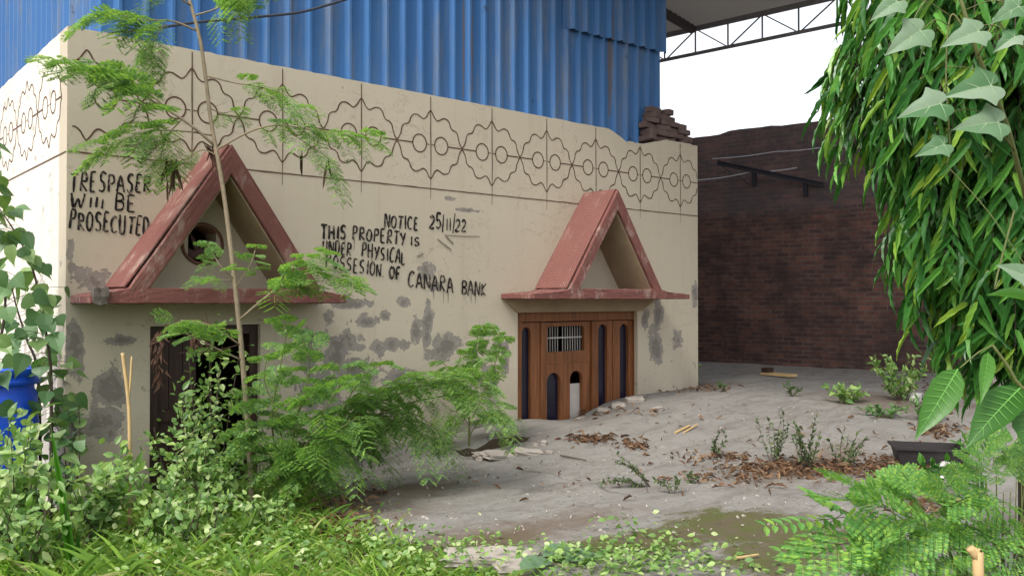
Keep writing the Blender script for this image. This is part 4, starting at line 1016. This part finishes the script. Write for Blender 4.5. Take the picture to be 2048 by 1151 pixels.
front_shrub('upright feathery shrub with yellow-green tips under the large smooth leaf', at(2000, 1250, 2.95), LV2, 2.9, 'feather_bright', .3, 7, 14, .08)
b = at(1700, 1290, 2.75); th = thing('leafy_sprig', 'yellow-green sprig of paired oval leaflets reaching over the mossy concrete', 'sprig', (b[0], b[1], h(b[0], b[1])-.06)); smb, lmb = MB(), MB()
b[2] = h(b[0], b[1]) - .08; pos, ex, nr, Ls = [], [], [], []
twig(smb, [b, at(1745, 1120, 2.72), at(1700, 1030, 2.7), at(1660, 1012, 2.68)], .006, .002)
for (a, c, a2, c2) in ((1700,1030,1530,1050),(1690,1020,1580,1095),(1700,1028,1615,985),(1720,1080,1560,1100)):
    p, q = at(a, c, 2.7), at(a2, c2, 2.62); smb.tube([p, (p+q)/2, q], .0012, 4); v = nrm(q-p); sd = nrm(np.cross((0,-.4,1), v))
    for i in range(9):
        for k in (-1, 1): pos.append(p + (q-p)*(.2+.8*i/8)); ex.append(v*.5 + sd*k + rnd(.08)); nr.append(np.array((0,-.45,1.)) + rnd(.15)); Ls.append(.05*(1-.3*abs(i/8-.5)))
lmb.place(SMALL, pos, ex, nr, np.array(Ls), np.array(Ls)*.5); smb.build('stem', M['greenstem'], th, True); lmb.build('leaves', M['feather_bright'], th)
# cut branch stub
p0 = at(1956, 1400, 2.3); p0[2] = h(p0[0], p0[1]) - .06
mb = MB(); P = [p0, at(1953, 1151, 2.3), at(1947, 1110, 2.3), at(1936, 1092, 2.3)]; mb.tube(spline(P, 4), np.linspace(.016, .011, 13), 8); mb.tube([at(1947,1112,2.3), at(1956,1094,2.31)], [.008, .003], 6)
tag(mb.build('cut_branch', M['straw'], None, True), 'upright cut woody stub among the bright feathery leaves', 'branch')

# ================================================================ weeds on the concrete
def weed(label, bx, by, hpx, wpx, nst, nlf, L, mat='weed', lean=(0, 0), tplx=SMALL):
    g, t = gnd(bx, by); th = thing('weed', label, 'weed', g, 'weeds growing through the concrete'); smb, lmb = MB(), MB(); pos, ex, nr = [], [], []
    for k in range(nst):
        hh = hpx*t/FPX*RNG.uniform(.55, 1.05); w = wpx*t/FPX; R_ = np.array((FY, -FX, 0)); D_ = np.array((FX, FY, 0))
        e = g + R_*(RNG.uniform(-.5, .5)*w + lean[0]*t/FPX) + D_*RNG.uniform(-.3, .3)*w + np.array((0,0,max(.02, hh + lean[1]*t/FPX)))
        b0 = g + R_*RNG.uniform(-.12, .12)*w; m = (b0+e)/2 + rnd(.02) + np.array((0,0,.02)); twig(smb, [b0, m, e], .0035, .0012, 4)
        for p, d, i in along([b0, m, e], nlf, .15):
            pos.append(p); ex.append(rnd(.7) + d*.35 + np.array((0,0,.15))); nr.append(np.array((0,-.2,.8)) + rnd(.45))
    L_ = L*RNG.uniform(.6, 1.3, len(pos)); lmb.place(tplx, pos, ex, nr, L_, L_*.5)
    smb.build('stems', M['darkstem'], th); lmb.build('leaves', M[mat], th)
weed('tallest spindly weed in the dry leaf litter', 1612, 938, 125, 70, 9, 22, .045)
weed('spindly weed left of the tallest one in the dry leaf litter', 1548, 925, 105, 70, 8, 20, .042)
weed('sparse weed right of the tallest one in the dry leaf litter', 1690, 935, 80, 90, 7, 16, .042)
weed('single small weed standing left of the leaf litter', 1430, 912, 56, 34, 4, 14, .045)
weed('leaning weed with a curved stem in the middle of the concrete', 1296, 972, 80, 40, 4, 18, .036, lean=(-50, 0))
weed('weed creeping flat to the left of the leaning stem', 1290, 972, 10, 60, 5, 18, .034, lean=(-70, 4))
weed('weed trailing to the right of the leaning stem', 1345, 985, 12, 50, 4, 16, .034, lean=(-20, 16))
weed('low spreading weed at mid yard before the brick wall', 1690, 806, 34, 95, 10, 14, .085, 'scrub')
weed('bushy weed at the foot of the brick wall', 1800, 800, 88, 120, 18, 28, .07, 'scrub')
weed('low dark weed lying near the black tray', 1770, 835, 22, 110, 10, 16, .06, 'feather_dark')
weed('dark leafy weed behind the black tray', 1850, 842, 55, 90, 12, 20, .06, 'feather_dark')
weed('little weed sprouting at the foot of the building corner', 1383, 772, 40, 30, 6, 12, .07, 'scrub')
weed('tiny weed just right of the building corner', 1448, 782, 18, 40, 4, 8, .06)
weed('tiny dry weed in the middle of the rear yard', 1582, 792, 22, 40, 5, 10, .06)
weed('tiny green weed in front of the leaf litter', 1382, 965, 20, 26, 4, 10, .035)
weed('small weed under the white stone by the tray', 1862, 985, 60, 70, 6, 12, .085, 'bigleaf')
weed('small-leaved weed half hiding the black tray', 1935, 930, 60, 50, 5, 10, .07, 'bigleaf')

# ================================================================ grass, low ground plants and litter
EX = [e[0] for e in EDGE]; EYs = [e[1] for e in EDGE]
def proj(P):
    r = P - np.array((CAMX, CAMY, 0)); t = r[:,0]*FX + r[:,1]*FY; d = (r[:,0]*FY - r[:,1]*FX)/t
    z = np.array([h(a, b) for a, b in P[:, :2]]); return 1024 + d*FPX, HOR + (CAMZ - z)*FPX/t, t, z
N0 = 100000; Pg = np.stack([RNG.uniform(-5.5, 5, N0), RNG.uniform(-6.6, -.1, N0), np.zeros(N0)], 1)
r = Pg - np.array((CAMX, CAMY, 0)); tt = r[:,0]*FX + r[:,1]*FY; Pg = Pg[tt > 1.2]
gx, gy, gt, gz = proj(Pg)
ey = np.interp(gx, EX, EYs, left=860)
nz = np.array([noise.noise(Vector((p[0]*1.6, p[1]*1.6, 1))) for p in Pg])
keep = (gy > ey - 4 + 26*nz) & (gx > -350) & (gx < 2300) & (RNG.random(len(gx)) < np.clip(.75 + nz*.9, .12, 1)) & ~((gx < 480) & (gy < 930))
keep &= ~((gx > 1380) & (gy > 1000) & (gt > 3.6) & (RNG.random(len(gx)) < .85))
Pg, gx, gy, gt, gz, nz = (a[keep] for a in (Pg, gx, gy, gt, gz, nz)); Pg[:,2] = gz - .07
K = len(Pg); an = RNG.uniform(0, 2*math.pi, K); lo = RNG.uniform(.12, .9, K)
ex_ = np.stack([np.cos(an)*lo, np.sin(an)*lo, np.ones(K)], 1); nr_ = np.stack([np.cos(an), np.sin(an), -lo], 1)*-1
Lg = RNG.uniform(.06, .18, K)*(1 + .5*nz)*np.where(RNG.random(K) < .06, 1.7, 1.); Wg = RNG.uniform(.0022, .005, K)
mb = MB(); mb.place(BLADE, Pg, ex_, nr_, Lg, Wg); tag(mb.build('grass', M['grass']), 'fresh green grass along the bottom of the picture', 'grass', None, 'stuff')
# long arching blades: tufts one can tell apart
for (x, y, t, lb) in ((150,1120,4.6,'tuft of long arching grass blades at the lower left'),(500,1120,4.7,'tuft of long bright grass blades below the sapling'),(25,1060,5.0,'tuft of long grass at the left edge under the shrubs'),(250,1070,4.9,'tuft of broad grass blades in front of the rounded shrub')):
    p = at(x, y, t); p[2] = h(p[0], p[1]) - .07; K = 26; an = RNG.uniform(0, 2*math.pi, K); lo = RNG.uniform(.3, 1.1, K)
    mb = MB(); mb.place(BLADE, p + np.stack([RNG.normal(0, .04, K), RNG.normal(0, .04, K), np.zeros(K)], 1), np.stack([np.cos(an)*lo, np.sin(an)*lo, np.ones(K)], 1), -np.stack([np.cos(an), np.sin(an), -lo], 1), RNG.uniform(.16, .40, K), RNG.uniform(.003, .007, K))
    tag(mb.build('grass_tuft', M['grass']), lb, 'grass tuft', 'tufts of long grass')
g = at(150, 935, 5.0); mb = MB(); g0 = np.array((g[0], g[1], h(g[0], g[1]) - .07)); mb.place(BLADE, [g0, g0 + (.02,0,0)], [at(108, 855, 5.0) - g0, at(160, 900, 5.0) - g0], [(-.2,-1,.2)]*2, [np.linalg.norm(at(108,855,5.0)-g0)*1.0, .25], [.05, .03])
tag(mb.build('broad_grass_blade', M['bigleaf']), 'single broad yellow-green blade sticking out of the left shrubs', 'grass blade')
# low broad-leaved ground cover
pos, ex, nr, Ls = [], [], [], []
for (cx, cy, rx, ry, n_) in ((1180,1125,180,38,700),(1330,1120,120,45,420),(860,1110,160,40,500),(1500,1150,150,25,140),(560,1085,170,60,500),(1250,1065,60,25,60),(760,1060,60,24,120),(300,1110,260,50,500)):
    for k in range(n_):
        g, t = gnd(cx + RNG.normal(0, .55)*rx, max(cy + RNG.normal(0, .55)*ry, 960)); g[2] += RNG.uniform(-.04, .09); pos.append(g); ex.append(rnd(.7)*(1,1,.4)); nr.append(np.array((0,-.15,.9)) + rnd(.35)); Ls.append(RNG.uniform(.025, .055))
Ls = np.array(Ls); mb = MB(); mb.place(OVATE, pos, ex, nr, Ls, Ls*.62); tag(mb.build('ground_cover_plants', M['scrub']), 'low small-leaved ground plants along the broken concrete edge', 'ground cover', None, 'stuff')
# dry leaves and twigs
pos, ex, nr, Ls = [], [], [], []
for (cx, cy, rx, ry, n_) in ((1600,938,170,18,620),(1445,915,60,6,70),(1185,878,42,6,120),(1265,890,26,9,70),(1790,935,90,22,420),(1850,1010,60,26,160),(1450,960,110,10,60),(1760,1060,50,25,120),(1400,778,70,6,60),(1880,860,40,14,120),(1500,870,420,60,70),(1150,960,330,50,25),(690,1000,60,30,90),(1230,825,80,8,60),(690,1050,70,25,110),(1880,790,90,26,150)):
    for k in range(n_):
        g, t = gnd(cx + RNG.normal(0, .6)*rx, max(700, cy + RNG.normal(0, .6)*ry)); g[2] += RNG.uniform(.004, .03); pos.append(g); ex.append(rnd(1)*(1,1,.25)); nr.append(np.array((0,0,1.)) + rnd(.45)); Ls.append(RNG.uniform(.03, .11))
Ls = np.array(Ls); mb = MB(); mb.place(DRYL, pos, ex, nr, Ls, Ls*RNG.uniform(.08, .34, len(Ls))); tag(mb.build('dry_leaf_litter', M['dry']), 'rusty brown dry leaf litter strewn on the concrete', 'leaf litter', None, 'stuff')
K = 900; pos = []
for k in range(K):
    g, t = gnd(RNG.uniform(560, 1900), RNG.uniform(770, 1090)); pos.append(g + (0,0,.004))
# small chips
mb = MB()
for p in pos:
    if p[1] > -.03 and p[0] < 7.7: continue
    s = RNG.uniform(.003, .011); mb.obox(p, nrm(rnd()), nrm(rnd()), nrm(rnd()), s, s*.7, s*.5)
tag(mb.build('concrete_grit', M['frag']), 'loose grit and chips scattered over the worn concrete', 'grit', None, 'stuff')

# ================================================================ small things lying about
def chunk(name, label, cat, c, size, mat, seed, group=None, rot=0., tilt=0.):
    bm = bmesh.new(); bmesh.ops.create_cube(bm, size=2); bmesh.ops.subdivide_edges(bm, edges=bm.edges[:], cuts=3, use_grid_fill=True)
    for v in bm.verts:
        n_ = v.co.normalized(); q = v.co*.72 + n_*.34; v.co = q*(1 + .30*noise.noise(q*1.3 + Vector((seed*7.1, 0, 0))) + .12*noise.noise(q*4 + Vector((seed, 3, 0))))
        v.co = Vector((v.co.x*size[0]/2, v.co.y*size[1]/2, v.co.z*size[2]/2))
    me = bpy.data.meshes.new(name); bm.to_mesh(me); bm.free(); me.materials.append(mat); o = bpy.data.objects.new(name, me); COL.objects.link(o)
    o.location = [float(q) for q in c]; o.rotation_euler = (tilt, tilt*.6, rot); return tag(o, label, cat, group)
o = chunk('exposed_mortar_lump', '', '', (.095, -.525, 1.52), (.10, .07, .12), simple('mortar_lump', (.13, .11, .095), .95, .5, 30, .1, .9), 4); o.parent = c1.parent; o.matrix_parent_inverse = bld.matrix_basis.inverted()
for k_ in ('label', 'category'):
    if k_ in o: del o[k_]
grp = 'broken concrete fragments on the yard'
for i, (x, y, sx_, sy_, sz_, lb, ti) in enumerate(((1058,906,.26,.10,.05,'long pale concrete fragment leaning out of the crack',.25),(1000,912,.34,.16,.05,'brownish slab fragment sunk in the crack',.2),(965,913,.2,.12,.05,'darker concrete fragment at the left end of the crack',.15),
    (1088,886,.07,.05,.04,'small concrete lump right behind the crack',.1),(1098,905,.06,.05,.035,'small concrete lump at the right end of the crack',.2),(1072,890,.05,.04,.035,'tiny concrete lump above the pale fragment',.1),
    (1208,822,.14,.09,.06,'concrete fragment against the right door panels',.1),(1238,812,.16,.10,.07,'flat concrete fragment under the right slot of the door',.1),(1268,802,.20,.12,.08,'concrete fragment at the right foot of the door frame',.1),(1312,818,.12,.08,.04,'concrete fragment lying right of the door',.1),(1160,838,.10,.06,.04,'concrete fragment under the white door board',.1))):
    g, t = gnd(x, y)
    if g[1] > -.06 and g[0] < 7.6: g[1] = -.06
    chunk('concrete_fragment', lb, 'concrete fragment', g + (0,0,sz_*.25), (sx_, sy_, sz_), M['frag'], i, grp, -.4 + i*.37, ti)
for x, y, s, lb in ((985,1112,(.55,.22,.07),'pale broken slab piece at the grass edge'),(1045,1128,(.3,.16,.06),'smaller broken slab piece right beside the pale one')):
    g, t = gnd(x, y); chunk('broken_slab', lb, 'slab', g + (0,0,-.01), s, M['frag'], x, 'broken slab pieces at the grass edge', -.6, .06)
g, t = gnd(1888, 948); chunk('white_stone', 'white rounded stone in front of the black tray', 'stone', g + (0,0,.04), (.20,.14,.10), M['stone'], 3)
g, t = gnd(1830, 800); chunk('white_stone', 'small white stone beside the bushy weed', 'stone', g + (0,0,.04), (.14,.1,.1), M['stone'], 5)
for i, (x, y) in enumerate(((1880,770),(1915,775),(1950,765),(1990,770))):
    g, t = gnd(x, y); chunk('rubble_lump', ['leftmost','second','third','rightmost'][i] + ' grey rubble lump behind the broad-leaved plant', 'rubble', g + (0,0,.04), (.22,.16,.12), M['frag'], 20+i, 'grey rubble lumps by the brick wall', i)
g, t = gnd(1700, 1112); chunk('broken_brick', 'dark red broken brick half hidden by the feathery shrub', 'brick', g + (0,0,.03), (.22,.11,.09), M['loose'], 9, None, .5, .1)
# black tray with soil
g, t = gnd(1852, 928); tray = thing('black_tray', 'black plastic planting tray with a thick rim holding dry soil', 'tray', g)
R_ = np.array((FY, -FX, 0)); D_ = np.array((FX, FY, 0)); ra = .25; X_ = R_*math.cos(ra) - D_*math.sin(ra); Y_ = R_*math.sin(ra) + D_*math.cos(ra); U_ = np.array((0,0,1.))
mb = MB(); hw, hd, hh = .27, .17, .15
cor = lambda w, d, z: [g + X_*w*a + Y_*d*b_ + U_*z for a, b_ in ((-1,-1),(1,-1),(1,1),(-1,1))]
V = cor(hw*.86, hd*.84, 0) + cor(hw, hd, hh) + cor(hw+.02, hd+.02, hh) + cor(hw+.02, hd+.02, hh+.02) + cor(hw-.012, hd-.012, hh+.02) + cor(hw*.88, hd*.86, .08)
mb.add(V, [(3,2,1,0)] + [(k*4+i, k*4+(i+1) % 4, k*4+4+(i+1) % 4, k*4+4+i) for k in range(5) for i in range(4)]); mb.build('tub', M['tray'], tray)
mb = MB(); c = cor(hw*.93, hd*.92, .115); G_ = []; 
for j in range(9):
    for i in range(13): G_.append(c[0] + (c[1]-c[0])*i/12 + (c[3]-c[0])*j/8 + U_*.02*noise.noise(Vector((i*.7, j*.7, 2))))
mb.add(G_, [(j*13+i, j*13+i+1, (j+1)*13+i+1, (j+1)*13+i) for j in range(8) for i in range(12)]); mb.build('soil_fill', M['soil'], tray, True)
# blue drum
dc = at(-14, 735, 6.05); dz = h(dc[0], dc[1]) - .08; drum = thing('blue_drum', 'bright blue plastic drum standing by the side wall', 'drum', (dc[0], dc[1], dz))
def lathe(mb, c, prof, n=48):
    V = [(c[0] + r*math.cos(2*math.pi*i/n), c[1] + r*math.sin(2*math.pi*i/n), z) for r, z in prof for i in range(n)]
    mb.add(V, [(k*n+i, k*n+(i+1) % n, (k+1)*n+(i+1) % n, (k+1)*n+i) for k in range(len(prof)-1) for i in range(n)])
zt = dc[2]; mb = MB(); lathe(mb, dc, [(.0, dz), (.25, dz), (.27, dz+.04), (.285, dz+.3), (.292, dz+.33), (.285, dz+.36), (.287, zt-.42), (.294, zt-.39), (.287, zt-.36), (.283, zt-.19), (.262, zt-.155), (.262, zt-.12)]); mb.build('drum_body', M['bluepl'], drum, True)
mb = MB(); lathe(mb, dc, [(.262, zt-.119), (.298, zt-.115), (.302, zt-.075), (.289, zt-.07), (.289, zt-.055), (.300, zt-.05), (.303, zt-.01), (.296, zt), (.27, zt), (.26, zt-.03), (.0, zt-.035)]); mb.build('drum_lid', M['bluepl'], drum, True)
# sticks and planks
g0 = at(262, 915, 5.75); g0[2] = h(g0[0], g0[1]) - .08
st = thing('straw_stick', 'pale straw-coloured dry stick standing upright before the left wall', 'stick', g0); mb = MB(); mb.tube(spline([g0, at(261,860,5.75), at(257,790,5.75), at(250,735,5.75), at(246,705,5.75)], 4), .0125, 7); mb.build('main_stem', M['straw'], st, True)
mb = MB(); mb.tube(spline([at(258,800,5.75), at(262,760,5.76), at(264,712,5.78)], 4), [.008]*8 + [.004], 6); mb.build('side_shoot', M['straw'], st, True)
def stick(label, a, b, r, name='stick', mat='straw', z=.015):
    p, q = gnd(*a)[0], gnd(*b)[0]; mb = MB(); mb.tube([p + (0,0,z), (p+q)/2 + (0,0,z+.004), q + (0,0,z+.01)], [r, r*.9, r*.7], 7); return tag(mb.build(name, M[mat]), label, 'stick', 'dry sticks on the concrete')
stick('left pale stick of the crossed pair in the rear yard', (1350,867), (1378,855), .014); stick('right pale stick of the crossed pair in the rear yard', (1368,866), (1394,852), .012)
stick('short dark twig left of the mossy patch near the shrubs', (722,982), (768,990), .010, mat='darkstem'); stick('thin dark twig in front of the crack', (1120,912), (1172,924), .007, mat='darkstem')
stick('thick dry root lying on the leaf litter by the tray', (1770,925), (1745,935), .02, mat='darkstem'); stick('curved dry twig at the mossy edge of the concrete', (1470,1118), (1515,1114), .008)
g, t = gnd(1557, 752); p = thing('broken_plank', 'pale broken plank lying in the rear yard before the brick wall', 'plank', g); mb = MB(); ax = nrm(R_*.62 - D_*.78); ay = np.cross((0,0,1), ax); mb.obox(g + (0,0,.03), ax, ay, (0,0,1), .26, .09, .018); mb.build('board', M['straw'], p)
mb = MB(); mb.obox(g - ax*.2 + np.array((0,0,.085)), ax, ay, (0,0,1), .05, .085, .035); mb.build('cross_block', M['darkwood'], p)
# large fallen pale leaves at the bottom edge
for i, (x, y, a2, b2, lb) in enumerate(((1085,1120,1145,1108,'large pale fallen leaf on the broken edge, upper of three'),(1130,1130,1185,1118,'large pale fallen leaf, rightmost of three'),(1040,1146,1095,1132,'large pale fallen leaf, lowest of three'))):
    p, q = gnd(x, y)[0] + (0,0,.03), gnd(a2, b2)[0] + (0,0,.06); mb = MB(); mb.place(BIG, [p], [q-p], [(0,-.3,1)], np.linalg.norm(q-p)*1.3, .12); tag(mb.build('fallen_leaf', M['vine']), lb, 'leaf', 'large fallen leaves')
# withered branch hanging over the dim opening
wb = at(322, 655, 6.35); wth = thing('withered_branch', 'withered reddish branch with shrivelled leaves hanging across the dim opening', 'branch', wb); smb, lmb = MB(), MB()
twig(smb, px([(470,660),(440,655),(405,640),(380,640)], 6.3), .006, .003); twig(smb, px([(405,640),(400,670),(395,690),(415,655),(412,625)], 6.3), .004, .002); twig(smb, px([(335,650),(322,690),(316,740),(305,775)], 6.35), .012, .004); twig(smb, px([(380,640),(355,648),(335,650)], 6.32), .005, .008); twig(smb, px([(475,690),(430,700),(360,705)], 6.3), .003, .002)
pos = [at(318 + RNG.normal(0, 6), 690 + RNG.uniform(-30, 70), 6.33) for k in range(24)] + [at(400 + RNG.normal(0, 10), 670 + RNG.normal(0, 14), 6.28) for k in range(14)]
lmb.place(DRYL, pos, [(RNG.normal(0, .2), RNG.normal(0, .2), -1) for _ in pos], [rnd() for _ in pos], RNG.uniform(.06, .14, len(pos)), .03); smb.build('twigs', M['withered'], wth); lmb.build('shrivelled_leaves', M['withered'], wth)
